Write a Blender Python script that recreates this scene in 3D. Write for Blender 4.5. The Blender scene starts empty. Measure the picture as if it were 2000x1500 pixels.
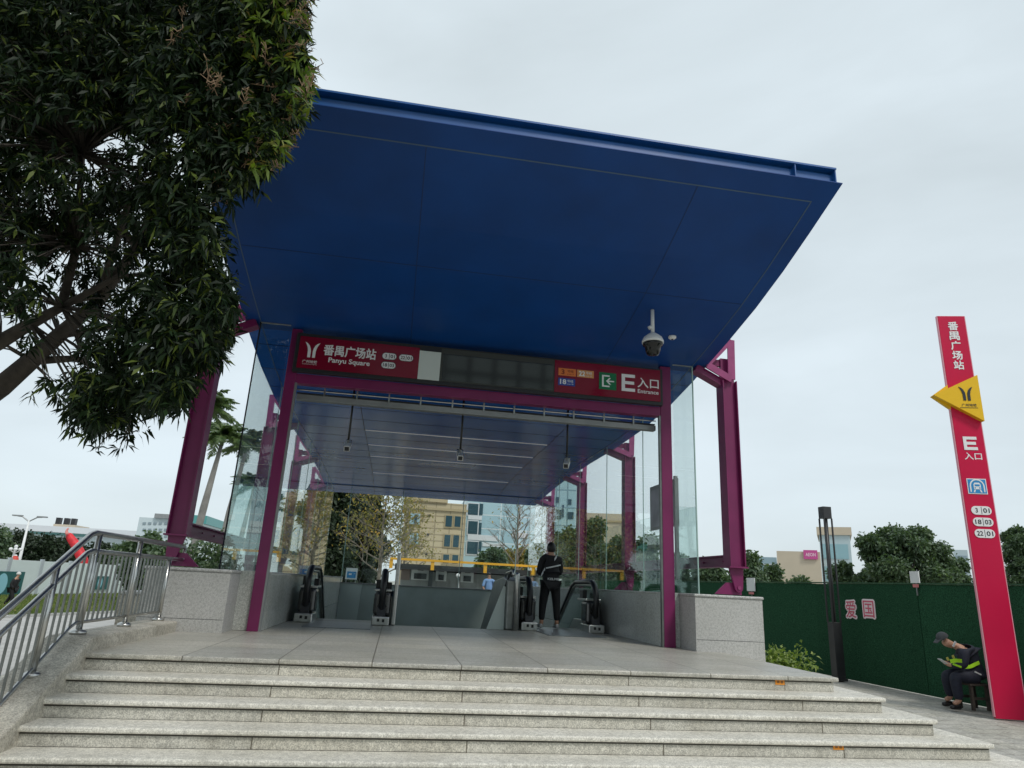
import bpy, bmesh, math, random
import numpy as np
from mathutils import Vector, Matrix
random.seed(7); rng = np.random.default_rng(7)
sc = bpy.context.scene
col = sc.collection

# ------------------------------------------------------------ camera
FOC, YAW, PITCH, ROLL, CH = 1306.99, 0.151475, 0.293291, 0.050981, 0.80
cy, sy, cp, sp, cr, sr = math.cos(YAW), math.sin(YAW), math.cos(PITCH), math.sin(PITCH), math.cos(ROLL), math.sin(ROLL)
FW = Vector((sy*cp, cy*cp, sp)); R0 = Vector((cy, -sy, 0)); U0 = R0.cross(FW)
RT = cr*R0 + sr*U0; UP = -sr*R0 + cr*U0
cam = bpy.data.objects.new('camera', bpy.data.cameras.new('camera')); col.objects.link(cam)
cam.matrix_world = Matrix(((RT.x, UP.x, -FW.x, 0), (RT.y, UP.y, -FW.y, 0), (RT.z, UP.z, -FW.z, CH), (0, 0, 0, 1)))
cam.data.sensor_width = 36; cam.data.lens = FOC/2000*36; cam.data.clip_start = 0.05; cam.data.clip_end = 3000
sc.camera = cam

def ray(px, py): return ((px-1000)/FOC*RT - (py-750)/FOC*UP + FW)
def P(px, py, Y):
    d = ray(px, py); t = Y/d.y; return Vector((d.x*t, Y, CH+d.z*t))
def PX(px, py, X):
    d = ray(px, py); t = X/d.x; return Vector((X, d.y*t, CH+d.z*t))
def PZ(px, py, z):
    d = ray(px, py); t = (z-CH)/d.z; return Vector((d.x*t, d.y*t, z))

# ------------------------------------------------------------ world and sun (overcast)
SUN_EL, SUN_AZ = math.radians(50), math.radians(150)      # azimuth clockwise from +Y
w = bpy.data.worlds.new('World'); sc.world = w; w.use_nodes = True
nt = w.node_tree; N = nt.nodes; L = nt.links; N.clear()
out = N.new('ShaderNodeOutputWorld'); mixs = N.new('ShaderNodeMixShader')
bg1 = N.new('ShaderNodeBackground'); bg2 = N.new('ShaderNodeBackground')
sky = N.new('ShaderNodeTexSky'); sky.sky_type = 'NISHITA'; sky.sun_disc = False
sky.sun_elevation = SUN_EL; sky.sun_rotation = SUN_AZ
bg1.inputs[1].default_value = 0.10
L.new(sky.outputs[0], bg1.inputs[0])
tc = N.new('ShaderNodeTexCoord'); mp = N.new('ShaderNodeMapping'); mp.inputs['Scale'].default_value = (1, 1, 3.2)
n1 = N.new('ShaderNodeTexNoise'); n1.inputs['Scale'].default_value = 1.7; n1.inputs['Detail'].default_value = 7; n1.inputs['Roughness'].default_value = .48; n1.inputs['Distortion'].default_value = .5
cr1 = N.new('ShaderNodeValToRGB'); e = cr1.color_ramp.elements
e[0].position = .33; e[0].color = (.55, .62, .65, 1); e[1].position = .68; e[1].color = (.67, .755, .80, 1)
L.new(tc.outputs['Generated'], mp.inputs[0]); L.new(mp.outputs[0], n1.inputs[0]); L.new(n1.outputs[0], cr1.inputs[0]); L.new(cr1.outputs[0], bg2.inputs[0])
bg2.inputs[1].default_value = 1.0
mixs.inputs[0].default_value = .90
L.new(bg1.outputs[0], mixs.inputs[1]); L.new(bg2.outputs[0], mixs.inputs[2]); L.new(mixs.outputs[0], out.inputs[0])
sd = bpy.data.lights.new('sun', 'SUN'); sd.energy = 1.5; sd.angle = math.radians(12); sd.color = (1, .97, .92)
so = bpy.data.objects.new('sun', sd); col.objects.link(so)
tosun = Vector((math.sin(SUN_AZ)*math.cos(SUN_EL), math.cos(SUN_AZ)*math.cos(SUN_EL), math.sin(SUN_EL)))
so.rotation_euler = tosun.to_track_quat('Z', 'Y').to_euler()
vs = sc.view_settings; vs.view_transform = 'Standard'; vs.look = 'None'; vs.exposure = .28; vs.gamma = 1; vs.use_curve_mapping = False
sc.cycles.transparent_max_bounces = 48; sc.cycles.max_bounces = 8

# ------------------------------------------------------------ materials
MATS = {}
def mat(name, c, rough=.6, metal=0, spec=.5, noise=None, bump=None, emit=None, coat=0, island=None):
    """noise=(scale, amount[, detail]); bump=(scale, strength)"""
    if name in MATS: return MATS[name]
    m = bpy.data.materials.new(name); m.use_nodes = True; nt = m.node_tree; b = nt.nodes['Principled BSDF']
    b.inputs['Base Color'].default_value = (*c, 1); b.inputs['Roughness'].default_value = rough; b.inputs['Metallic'].default_value = metal
    b.inputs['Specular IOR Level'].default_value = spec; b.inputs['Coat Weight'].default_value = coat
    tcn = nt.nodes.new('ShaderNodeTexCoord')
    if noise:
        n = nt.nodes.new('ShaderNodeTexNoise'); n.inputs['Scale'].default_value = noise[0]; n.inputs['Detail'].default_value = noise[2] if len(noise) > 2 else 4
        r = nt.nodes.new('ShaderNodeValToRGB'); a = noise[1]
        r.color_ramp.elements[0].position = .3; r.color_ramp.elements[1].position = .7
        r.color_ramp.elements[0].color = (*[x*(1-a) for x in c], 1); r.color_ramp.elements[1].color = (*[min(1, x*(1+a)) for x in c], 1)
        nt.links.new(tcn.outputs['Object'], n.inputs[0]); nt.links.new(n.outputs[0], r.inputs[0]); nt.links.new(r.outputs[0], b.inputs['Base Color'])
    if bump:
        n = nt.nodes.new('ShaderNodeTexNoise'); n.inputs['Scale'].default_value = bump[0]; n.inputs['Detail'].default_value = 5
        bp = nt.nodes.new('ShaderNodeBump'); bp.inputs['Strength'].default_value = bump[1]; bp.inputs['Distance'].default_value = .02
        nt.links.new(tcn.outputs['Object'], n.inputs[0]); nt.links.new(n.outputs[0], bp.inputs['Height']); nt.links.new(bp.outputs[0], b.inputs['Normal'])
    if emit:
        b.inputs['Emission Color'].default_value = (*emit[0], 1); b.inputs['Emission Strength'].default_value = emit[1]
    MATS[name] = m; return m

def granite(name, c, speck=.55, stain=.18, rough=.6, scale=95, joints=None, stainc=None):
    m = bpy.data.materials.new(name); m.use_nodes = True; nt = m.node_tree; b = nt.nodes['Principled BSDF']; NN = nt.nodes; LL = nt.links
    b.inputs['Roughness'].default_value = rough
    tcn = NN.new('ShaderNodeTexCoord')
    v = NN.new('ShaderNodeTexNoise'); v.inputs['Scale'].default_value = scale; v.inputs['Detail'].default_value = 3; v.inputs['Roughness'].default_value = .7
    r = NN.new('ShaderNodeValToRGB'); E = r.color_ramp.elements
    E[0].position = .36; E[0].color = (*[x*(1-speck) for x in c], 1); E[1].position = .5; E[1].color = (*c, 1)
    e2 = E.new(.66); e2.color = (*[min(.9, x*1.35) for x in c], 1)
    v2 = NN.new('ShaderNodeTexNoise'); v2.inputs['Scale'].default_value = scale*.28; v2.inputs['Detail'].default_value = 4
    r2 = NN.new('ShaderNodeValToRGB'); r2.color_ramp.elements[0].position = .38; r2.color_ramp.elements[0].color = (.84, .84, .84, 1); r2.color_ramp.elements[1].position = .55; r2.color_ramp.elements[1].color = (1.05, 1.05, 1.05, 1)
    s = NN.new('ShaderNodeTexNoise'); s.inputs['Scale'].default_value = 1.6; s.inputs['Detail'].default_value = 6; s.inputs['Roughness'].default_value = .65
    r3 = NN.new('ShaderNodeValToRGB'); r3.color_ramp.elements[0].position = .3; r3.color_ramp.elements[1].position = .68
    sc_ = stainc or (1-stain, 1-stain*.95, 1-stain*1.2)
    r3.color_ramp.elements[0].color = (*sc_, 1); r3.color_ramp.elements[1].color = (1.06, 1.06, 1.06, 1)
    for n in (v, v2, s): LL.new(tcn.outputs['Object'], n.inputs[0])
    LL.new(v.outputs[0], r.inputs[0]); LL.new(v2.outputs[0], r2.inputs[0]); LL.new(s.outputs[0], r3.inputs[0])
    def mul(a, bb):
        x = NN.new('ShaderNodeMix'); x.data_type = 'RGBA'; x.blend_type = 'MULTIPLY'; x.inputs[0].default_value = 1
        LL.new(a, x.inputs[6]); LL.new(bb, x.inputs[7]); return x.outputs[2]
    c_ = mul(mul(r.outputs[0], r2.outputs[0]), r3.outputs[0])
    if joints:   # (size x, size y, axes) thin grout lines
        bx = NN.new('ShaderNodeTexBrick'); bx.offset = joints[3] if len(joints) > 3 else 0; bx.inputs['Scale'].default_value = 1
        bx.inputs['Brick Width'].default_value = joints[0]; bx.inputs['Row Height'].default_value = joints[1]; bx.inputs['Mortar Size'].default_value = .0065; bx.inputs['Mortar Smooth'].default_value = .2
        bx.inputs['Color1'].default_value = (.86, .87, .88, 1); bx.inputs['Color2'].default_value = (1.06, 1.05, 1.02, 1); bx.inputs['Mortar'].default_value = (.30, .28, .25, 1)
        if joints[2] == 'xz':
            sx = NN.new('ShaderNodeSeparateXYZ'); cx = NN.new('ShaderNodeCombineXYZ'); LL.new(tcn.outputs['Object'], sx.inputs[0]); LL.new(sx.outputs[0], cx.inputs[0]); LL.new(sx.outputs[2], cx.inputs[1]); LL.new(cx.outputs[0], bx.inputs[0])
        else: LL.new(tcn.outputs['Object'], bx.inputs[0])
        c_ = mul(c_, bx.outputs[0])
    LL.new(c_, b.inputs['Base Color'])
    bp = NN.new('ShaderNodeBump'); bp.inputs['Strength'].default_value = .15; bp.inputs['Distance'].default_value = .004
    LL.new(v.outputs[0], bp.inputs['Height']); LL.new(bp.outputs[0], b.inputs['Normal'])
    MATS[name] = m; return m

def glassmat(name, tint=(.93, .975, .96), ior=1.5, extra=0.0, gloss=(.95, 1, .98)):
    m = bpy.data.materials.new(name); m.use_nodes = True; nt = m.node_tree; NN = nt.nodes; LL = nt.links; NN.clear()
    o = NN.new('ShaderNodeOutputMaterial'); t = NN.new('ShaderNodeBsdfTransparent'); g = NN.new('ShaderNodeBsdfGlossy'); g.inputs['Roughness'].default_value = 0.0
    t.inputs[0].default_value = (*tint, 1); g.inputs[0].default_value = (*gloss, 1)
    ge = NN.new('ShaderNodeNewGeometry'); dp = NN.new('ShaderNodeVectorMath'); dp.operation = 'DOT_PRODUCT'; LL.new(ge.outputs['Normal'], dp.inputs[0]); LL.new(ge.outputs['Incoming'], dp.inputs[1])
    def ma(op, a_, b_=None, clamp=False):
        q = NN.new('ShaderNodeMath'); q.operation = op; q.use_clamp = clamp
        for i_, v_ in enumerate((a_, b_)):
            if v_ is None: continue
            if isinstance(v_, (int, float)): q.inputs[i_].default_value = v_
            else: LL.new(v_, q.inputs[i_])
        return q.outputs[0]
    ca = ma('ABSOLUTE', dp.outputs['Value']); p5 = ma('POWER', ma('SUBTRACT', 1.0, ca, True), 5.0); F_ = ma('ADD', ma('MULTIPLY', p5, .72), .035+extra, True)
    mx = NN.new('ShaderNodeMixShader'); LL.new(F_, mx.inputs[0]); LL.new(t.outputs[0], mx.inputs[1]); LL.new(g.outputs[0], mx.inputs[2]); LL.new(mx.outputs[0], o.inputs[0])
    MATS[name] = m; return m

def leafmat(name, c1, c2, c3=None, rough=.42, trans=.25, spec=.5):
    m = bpy.data.materials.new(name); m.use_nodes = True; nt = m.node_tree; NN = nt.nodes; LL = nt.links
    b = NN['Principled BSDF']; b.inputs['Roughness'].default_value = rough; b.inputs['Specular IOR Level'].default_value = spec
    g = NN.new('ShaderNodeNewGeometry'); r = NN.new('ShaderNodeValToRGB'); E = r.color_ramp.elements
    E[0].color = (*c1, 1); E[1].color = (*c2, 1); E[1].position = .85
    if c3: x = E.new(.97); x.color = (*c3, 1)
    LL.new(g.outputs['Random Per Island'], r.inputs[0]); LL.new(r.outputs[0], b.inputs['Base Color'])
    tr = NN.new('ShaderNodeBsdfTranslucent'); mx = NN.new('ShaderNodeMixShader'); mx.inputs[0].default_value = trans
    br = NN.new('ShaderNodeMix'); br.data_type = 'RGBA'; br.blend_type = 'MULTIPLY'; br.inputs[0].default_value = 1; br.inputs[7].default_value = (2.2, 2.4, .9, 1)
    LL.new(r.outputs[0], br.inputs[6]); LL.new(br.outputs[2], tr.inputs[0])
    o = NN['Material Output']; LL.new(b.outputs[0], mx.inputs[1]); LL.new(tr.outputs[0], mx.inputs[2]); LL.new(mx.outputs[0], o.inputs[0])
    MATS[name] = m; return m

def facade(name, c, mortar, bw, rh, ms, rough=.7, c2=None, axes='xz'):
    m = bpy.data.materials.new(name); m.use_nodes = True; nt = m.node_tree; NN = nt.nodes; LL = nt.links; b = NN['Principled BSDF']; b.inputs['Roughness'].default_value = rough
    tcn = NN.new('ShaderNodeTexCoord'); s = NN.new('ShaderNodeSeparateXYZ'); cx = NN.new('ShaderNodeCombineXYZ'); bx = NN.new('ShaderNodeTexBrick'); bx.offset = 0
    LL.new(tcn.outputs['Object'], s.inputs[0]); LL.new(s.outputs[0 if axes == 'xz' else 1], cx.inputs[0]); LL.new(s.outputs[2], cx.inputs[1]); LL.new(cx.outputs[0], bx.inputs[0])
    bx.inputs['Scale'].default_value = 1; bx.inputs['Brick Width'].default_value = bw; bx.inputs['Row Height'].default_value = rh; bx.inputs['Mortar Size'].default_value = ms
    bx.inputs['Color1'].default_value = (*c, 1); bx.inputs['Color2'].default_value = (*(c2 or [x*.86 for x in c]), 1); bx.inputs['Mortar'].default_value = (*mortar, 1)
    LL.new(bx.outputs[0], b.inputs['Base Color']); MATS[name] = m; return m

M_BLUE = mat('blue_panel', (.001, .048, .215), .42, spec=.30, noise=(1.1, .14, 6), bump=(1.4, .06))
M_BLUEC = mat('blue_ceiling', (.006, .090, .37), .19, spec=.28, noise=(.8, .12))
M_BLUEF = mat('blue_steel', (.01, .09, .30), .35, spec=.5, noise=(3, .1))
M_SEAM = mat('seam_black', (.004, .006, .012), .8)
M_TRIM = mat('pale_trim', (.06, .11, .18), .5)
M_MAG = mat('magenta_paint', (.175, .013, .085), .38, spec=.5, noise=(2, .12), bump=(60, .04))
M_MAGD = mat('magenta_pin', (.30, .05, .16), .4, noise=(6, .15))
M_STEEL = mat('brushed_steel', (.52, .52, .50), .28, metal=1, noise=(14, .12), bump=(160, .05))
M_STEELD = mat('dull_steel', (.25, .26, .25), .38, metal=1, noise=(6, .18))
M_ALU = mat('grey_aluminium', (.30, .31, .31), .45, metal=.6, noise=(5, .1))
M_BLACK = mat('black_rubber', (.008, .008, .009), .38)
M_DARK = mat('dark_grey', (.02, .021, .024), .45, noise=(20, .2))
M_WHITE = mat('white_paint', (.75, .76, .75), .45, noise=(3, .05))
M_GLASS = glassmat('clear_glass', (.95, .975, .97)); M_GLASSL = glassmat('tinted_glass', (.88, .93, .92), 1.52, .035)
M_GEDGE = mat('glass_edge', (.35, .50, .46), .25)
M_GRP = granite('granite_plinth', (.46, .455, .44), .36, .10, .5, 120)
M_GRC = granite('granite_coping', (.46, .46, .45), .35, .12, .45, 60)
M_GRW = granite('granite_inner_wall', (.50, .51, .49), .3, .12, .22, 110, (.9, 3, 'xz'))
M_FLOOR = granite('granite_floor', (.47, .45, .405), .3, .2, .38, 80, (.905, .6, 'xy', 0))
M_STEP = granite('granite_tread', (.66, .635, .565), .25, .16, .55, 85, None, (.82, .81, .78))
M_RISE = granite('granite_riser', (.60, .575, .505), .42, .2, .7, 90, (1.8, 9, 'xz'), (.80, .78, .74))
M_KERB = granite('granite_kerb', (.55, .52, .45), .36, .36, .7, 75, None, (.58, .56, .52))
M_PAVE = granite('paving', (.44, .425, .39), .2, .2, .8, 30, (.6, .3, 'xy', .5))
M_ROAD = mat('road_concrete', (.42, .41, .39), .9, noise=(1.5, .12, 8))
M_WELL = mat('well_panel', (.40, .46, .43), .35, noise=(1.5, .12))
M_WELLL = mat('well_panel_pale', (.55, .62, .58), .35)
M_RED = mat('sign_red', (.20, .006, .026), .16, noise=(2, .05))
M_TOT = mat('totem_red', (.56, .006, .055), .30, noise=(1.2, .06)); M_TOTE = mat('totem_edge', (.72, .32, .38), .5)
M_YEL = mat('totem_yellow', (.80, .48, .01), .4)
M_LET = mat('letter_white', (.78, .78, .78), .5)
M_LETD = mat('letter_black', (.015, .02, .03), .5)
M_GREEN = mat('exit_green', (.005, .16, .06), .3); M_BLUES = mat('sign_blue', (.03, .25, .55), .4); M_NAVY = mat('line_navy', (.02, .06, .32), .3)
M_ORG = mat('line_orange', (.72, .20, .05), .3); M_TAN = mat('line_tan', (.62, .28, .10), .3)
M_TURF = mat('green_turf_board', (.026, .090, .046), .95, spec=.1, noise=(60, .6, 4), bump=(120, 1.0))
def objrand(m, amt=.18):
    nt = m.node_tree; b = nt.nodes['Principled BSDF']; l = b.inputs['Base Color'].links[0].from_socket; oi = nt.nodes.new('ShaderNodeObjectInfo'); mr = nt.nodes.new('ShaderNodeMapRange'); mr.inputs[3].default_value = 1-amt; mr.inputs[4].default_value = 1+amt
    x = nt.nodes.new('ShaderNodeMix'); x.data_type = 'RGBA'; x.blend_type = 'MULTIPLY'; x.inputs[0].default_value = 1; nt.links.new(oi.outputs['Random'], mr.inputs[0]); nt.links.new(l, x.inputs[6]); nt.links.new(mr.outputs[0], x.inputs[7]); nt.links.new(x.outputs[2], b.inputs['Base Color'])
objrand(M_TURF)
M_BARK = mat('bark', (.06, .05, .04), .9, noise=(8, .4), bump=(20, .6))
M_BARKP = mat('pale_bark', (.22, .19, .15), .9, noise=(6, .3)); M_PALMT = mat('palm_trunk', (.26, .25, .23), .85, noise=(3, .2))
M_LAMP = mat('lamp_metal', (.025, .026, .028), .4, noise=(6, .2)); M_LAMPW = mat('lamp_tube', (.55, .58, .6), .3)
M_SKIN = mat('skin', (.45, .25, .17), .5); M_HAIR = mat('hair', (.008, .007, .007), .5)
M_CLOTH = mat('black_cloth', (.010, .010, .012), .8, noise=(30, .3), bump=(12, .5)); M_CLOTHN = mat('navy_cloth', (.010, .013, .028), .75, noise=(30, .3), bump=(12, .5))
M_GREYC = mat('grey_cap', (.06, .065, .07), .8); M_HIVIS = mat('hi_vis_yellow', (.42, .80, .03), .5); M_SILV = mat('reflective_silver', (.6, .62, .62), .4)
M_LIGHT = mat('light_strip', (.6, .63, .66), .4, emit=((.9, .95, 1), .10))
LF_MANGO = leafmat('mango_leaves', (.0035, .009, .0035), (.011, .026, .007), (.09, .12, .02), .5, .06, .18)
LF_BRIGHT = leafmat('bright_leaves', (.05, .10, .012), (.12, .17, .02), (.22, .16, .03), .5, .2, .3)  # brighter yellow-green leaves, more frequent towards the crown's upper right
LF_DARK = leafmat('dark_leaves', (.010, .022, .009), (.022, .042, .016), None, .6, .1)
LF_MID = leafmat('mid_leaves', (.040, .072, .038), (.085, .135, .068), (.10, .15, .06), .5, .18)
LF_YEL = leafmat('yellow_leaves', (.12, .12, .04), (.26, .21, .06), (.38, .22, .04), .6, .3)
LF_BUSH = leafmat('bush_leaves', (.08, .13, .03), (.22, .30, .07), (.36, .40, .16), .5, .25)
LF_PALM = leafmat('palm_leaves', (.04, .08, .03), (.10, .15, .05), None, .45, .2)
M_GRASS = leafmat('grass_blades', (.07, .11, .025), (.15, .19, .05), (.25, .22, .09), .8, .2)

# ------------------------------------------------------------ helpers
ORG = {}
def tag(o, label=None, cat=None, group=None, kind=None):
    if label: o['label'] = label
    if cat: o['category'] = cat
    if group: o['group'] = group
    if kind: o['kind'] = kind
    return o
def empty(name, loc, label, cat, group=None):
    o = bpy.data.objects.new(name, None); col.objects.link(o); o.location = loc; o.empty_display_size = .2
    ORG[o] = Vector(loc); return tag(o, label, cat, group)
class MB:
    def __init__(s): s.v = []; s.f = []
    def add(s, vs, fs):
        n = len(s.v); s.v += [tuple(v) for v in vs]; s.f += [tuple(i+n for i in f) for f in fs]; return s
    def box(s, x0, x1, y0, y1, z0, z1):
        if x0 > x1: x0, x1 = x1, x0
        if y0 > y1: y0, y1 = y1, y0
        if z0 > z1: z0, z1 = z1, z0
        return s.add([(x0, y0, z0), (x1, y0, z0), (x1, y1, z0), (x0, y1, z0), (x0, y0, z1), (x1, y0, z1), (x1, y1, z1), (x0, y1, z1)],
                     [(3, 2, 1, 0), (4, 5, 6, 7), (0, 1, 5, 4), (1, 2, 6, 5), (2, 3, 7, 6), (3, 0, 4, 7)])
    def obox(s, c, u, v, n, a, b, d):
        """box centred c with half sizes a,b,d on unit axes u,v,n"""
        c, u, v, n = map(Vector, (c, u, v, n)); pts = []
        for k in (-1, 1):
            for (i, j) in ((-1, -1), (1, -1), (1, 1), (-1, 1)): pts.append(c+u*a*i+v*b*j+n*d*k)
        return s.add(pts, [(3, 2, 1, 0), (4, 5, 6, 7), (0, 1, 5, 4), (1, 2, 6, 5), (2, 3, 7, 6), (3, 0, 4, 7)])
    def prism(s, poly, ext):
        """poly: list of 3D points, ext: extrusion vector"""
        p = [Vector(q) for q in poly]; e = Vector(ext); n = len(p)
        return s.add(p + [q+e for q in p], [tuple(range(n))[::-1], tuple(range(n, 2*n))] + [(i, (i+1) % n, n+(i+1) % n, n+i) for i in range(n)])
    def tube(s, pts, r, n=8, cap=True, sx=1.0):
        pts = [Vector(p) for p in pts]; rs = r if hasattr(r, '__len__') else [r]*len(pts)
        base = len(s.v); up = Vector((0, 0, 1))
        t0 = (pts[1]-pts[0]).normalized(); a = t0.cross(up)
        if a.length < 1e-3: a = t0.cross(Vector((1, 0, 0)))
        a.normalize()
        for i, p in enumerate(pts):
            t = (pts[min(i+1, len(pts)-1)]-pts[max(i-1, 0)]).normalized()
            a = (a - t*a.dot(t)).normalized(); b = t.cross(a)
            for k in range(n):
                q = 2*math.pi*k/n; s.v.append(tuple(p+(a*math.cos(q)*sx+b*math.sin(q))*rs[i]))
        for i in range(len(pts)-1):
            for k in range(n):
                s.f.append((base+i*n+k, base+i*n+(k+1) % n, base+(i+1)*n+(k+1) % n, base+(i+1)*n+k))
        if cap: s.f.append(tuple(base+k for k in range(n))[::-1]); s.f.append(tuple(base+(len(pts)-1)*n+k for k in range(n)))
        return s
    def lathe(s, c, prof, n=20):
        c = Vector(c); base = len(s.v)
        for (r, z) in prof:
            for k in range(n): q = 2*math.pi*k/n; s.v.append((c.x+r*math.cos(q), c.y+r*math.sin(q), c.z+z))
        for i in range(len(prof)-1):
            for k in range(n): s.f.append((base+i*n+k, base+i*n+(k+1) % n, base+(i+1)*n+(k+1) % n, base+(i+1)*n+k))
        s.f.append(tuple(base+k for k in range(n))[::-1]); s.f.append(tuple(base+(len(prof)-1)*n+k for k in range(n)))
        return s
    def build(s, name, m, parent=None, bevel=0, smooth=False, org=None):
        me = bpy.data.meshes.new(name); o = bpy.data.objects.new(name, me); col.objects.link(o)
        if parent is not None: o.parent = parent; O = ORG[parent]
        else: O = Vector(org) if org is not None else Vector((0, 0, 0)); o.location = O
        ORG[o] = O
        me.from_pydata([tuple(Vector(v)-O) for v in s.v], [], s.f); me.materials.append(m)
        if smooth: me.polygons.foreach_set('use_smooth', [True]*len(me.polygons))
        me.update()
        bm = bmesh.new(); bm.from_mesh(me); bmesh.ops.recalc_face_normals(bm, faces=bm.faces); bm.to_mesh(me); bm.free()
        if bevel:
            b = o.modifiers.new('bevel', 'BEVEL'); b.width = bevel; b.segments = 2; b.limit_method = 'ANGLE'; b.angle_limit = math.radians(40)
        return o
def npmesh(name, V, F, m, parent=None, org=None):
    """V (n,3) F (k,4) quads"""
    me = bpy.data.meshes.new(name); o = bpy.data.objects.new(name, me); col.objects.link(o)
    O = ORG[parent] if parent is not None else Vector(org or (0, 0, 0))
    if parent is not None: o.parent = parent
    else: o.location = O
    ORG[o] = O
    V = np.asarray(V, np.float32)-np.array(O, np.float32); k = F.shape[1]
    me.vertices.add(len(V)); me.vertices.foreach_set('co', V.ravel())
    me.loops.add(F.size); me.loops.foreach_set('vertex_index', F.astype(np.int32).ravel())
    me.polygons.add(len(F)); me.polygons.foreach_set('loop_start', np.arange(0, F.size, k, dtype=np.int32)); me.polygons.foreach_set('loop_total', np.full(len(F), k, np.int32))
    me.update(calc_edges=True); me.validate(); me.materials.append(m); return o

def leaves(C, D, length, width, bend=.25):
    """C centres (n,3) of leaf bases, D directions (n,3). returns V,F : two bent quads per leaf"""
    n = len(C); D = D/np.linalg.norm(D, axis=1, keepdims=True)
    r = rng.normal(size=(n, 3)); S = np.cross(D, r); S /= np.linalg.norm(S, axis=1, keepdims=True)+1e-9; Nn = np.cross(S, D)
    l = (length*(.7+.6*rng.random(n)))[:, None]; wd = (width*(.7+.6*rng.random(n)))[:, None]
    dn = np.array([0, 0, -1.])
    p0 = C; p1 = C+D*l*.5+Nn*l*.05; p2 = C+D*l+dn*l*bend
    V = np.stack([p0, p1+S*wd*.5, p1-S*wd*.5, p2], 1)      # diamond leaf: 2 tris folded
    V = V.reshape(-1, 3); b = np.arange(n)*4
    F = np.concatenate([np.stack([b, b+1, b+2], 1), np.stack([b+1, b+3, b+2], 1)])
    return V, F
def blobcloud(blobs, n, shell=.55):
    """random points in ellipsoid blobs [(c, (rx,ry,rz))] weighted to their shells, returns points and outward dirs"""
    vol = np.array([r[0]*r[1]+r[1]*r[2]+r[0]*r[2] for c, r in blobs]); idx = rng.choice(len(blobs), n, p=vol/vol.sum())
    Cc = np.array([list(c) for c, r in blobs])[idx]; Rr = np.array([list(r) for c, r in blobs])[idx]
    d = rng.normal(size=(n, 3)); d /= np.linalg.norm(d, axis=1, keepdims=True)
    rad = shell+(1-shell)*rng.random(n)**.5; rad *= 1+.08*rng.normal(size=n)
    return Cc+d*Rr*rad[:, None], d
def tree(name, base, h, cr_, label, cat='tree', group=None, leaf=None, lsize=.25, n=6000, nb=14, trunk_r=.18, crown_lo=.3, bark=None, blobr=.36, squash=.8):
    """base (x,y,z); h total height; cr_ crown radius"""
    bx, by, bz = base; root = empty(name, base, label, cat, group)
    rs = random.Random(hash((round(bx, 2), round(by, 2))) & 0xffff)
    blobs = []; cz0 = bz+h*crown_lo; ch = h*(1-crown_lo)
    for i in range(nb):
        t = (i+.5)/nb; zz = cz0+ch*(.12+.78*t); rr = cr_*math.sin(math.pi*min(1, .22+.70*t))**.7
        a = i*2.4+rs.random(); q = rs.uniform(.25, .80)*rr; r = cr_*blobr*rs.uniform(.7, 1.25)
        blobs.append(((bx+q*math.cos(a), by+q*math.sin(a), min(zz, bz+h-r*squash*.8)), (r, r, r*squash)))
    t = MB(); top = Vector((bx, by, bz+h*.72)); t.tube([(bx, by, bz-.1), (bx+.1, by, bz+h*.3), top], [trunk_r, trunk_r*.75, trunk_r*.25], 8)
    for c, r in blobs:
        s = Vector((bx, by, bz+h*crown_lo*.8+rs.random()*h*.25)); e = Vector(c); mid = (s+e)/2+Vector((0, 0, h*.03)); t.tube([s, mid, e], [trunk_r*.4, trunk_r*.25, trunk_r*.08], 5)
    t.build('trunk', bark or M_BARK, root, smooth=True)
    pts, d = blobcloud(blobs, n); k = 3
    C = np.repeat(pts, k, 0)+rng.normal(size=(n*k, 3))*lsize*.5; D = np.repeat(d, k, 0)*.6+rng.normal(size=(n*k, 3))*.9
    V, F = leaves(C, D, lsize, lsize*.55); npmesh('crown', V, F, leaf, root); return root
def branchtree(name, base, h, spread, label, leaf=None, nleaf=0, bark=None, group=None, seed=1, levels=5, lsize=.12, trunk_r=.12, low=.3, upk=.35):
    root = empty(name, base, label, 'tree', group); rs = random.Random(seed); t = MB(); b = MB(); ends = []
    base = Vector(base)
    pts = [base-Vector((0, 0, .1)), base+Vector((.03, 0, h*.35)), base+Vector((-.05, .05, h*.7)), base+Vector((.02, 0, h))]
    t.tube(pts, [trunk_r, trunk_r*.75, trunk_r*.4, trunk_r*.08], 8)
    def grow(p, d, l, r, lv):
        q = p+d*l*.5+Vector((rs.gauss(0, .05), rs.gauss(0, .05), .03))*l; e2 = p+d*l+Vector((0, 0, .06*l)); b.tube([p, q, e2], [r, r*.75, r*.45], 5 if lv > 2 else 4, cap=False); ends.append(e2); ends.append(q)
        if lv <= 0: return
        for i in range(3 if lv > 1 else 3):
            dd = (d+Vector((rs.gauss(0, .5), rs.gauss(0, .5), rs.gauss(.12, .32)))).normalized(); s = p+(e2-p)*rs.uniform(.4, 1); grow(s, dd, l*rs.uniform(.5, .72), r*.5, lv-1)
    nbr = 26
    for i in range(nbr):
        tt = low+(1-low)*(i/nbr)**.9; a = i*2.4; s = base+Vector((0, 0, h*tt)); ln = spread*(1.0-.75*(tt-low)/(1-low))*rs.uniform(.8, 1.15)
        grow(s, Vector((math.cos(a), math.sin(a), upk+rs.uniform(-.1, .3))).normalized(), ln*.55, trunk_r*.42*(1.1-tt*.7), levels-2)
    t.build('trunk', bark or M_BARKP, root, smooth=True); b.build('branches', bark or M_BARKP, root)
    if nleaf:
        E_ = np.array([list(x) for x in ends]); C = E_[rng.integers(0, len(E_), nleaf)]+rng.normal(size=(nleaf, 3))*lsize*1.6; V, F = leaves(C, rng.normal(size=(nleaf, 3)), lsize, lsize*.6); npmesh('leaves', V, F, leaf, root)
    return root

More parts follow.
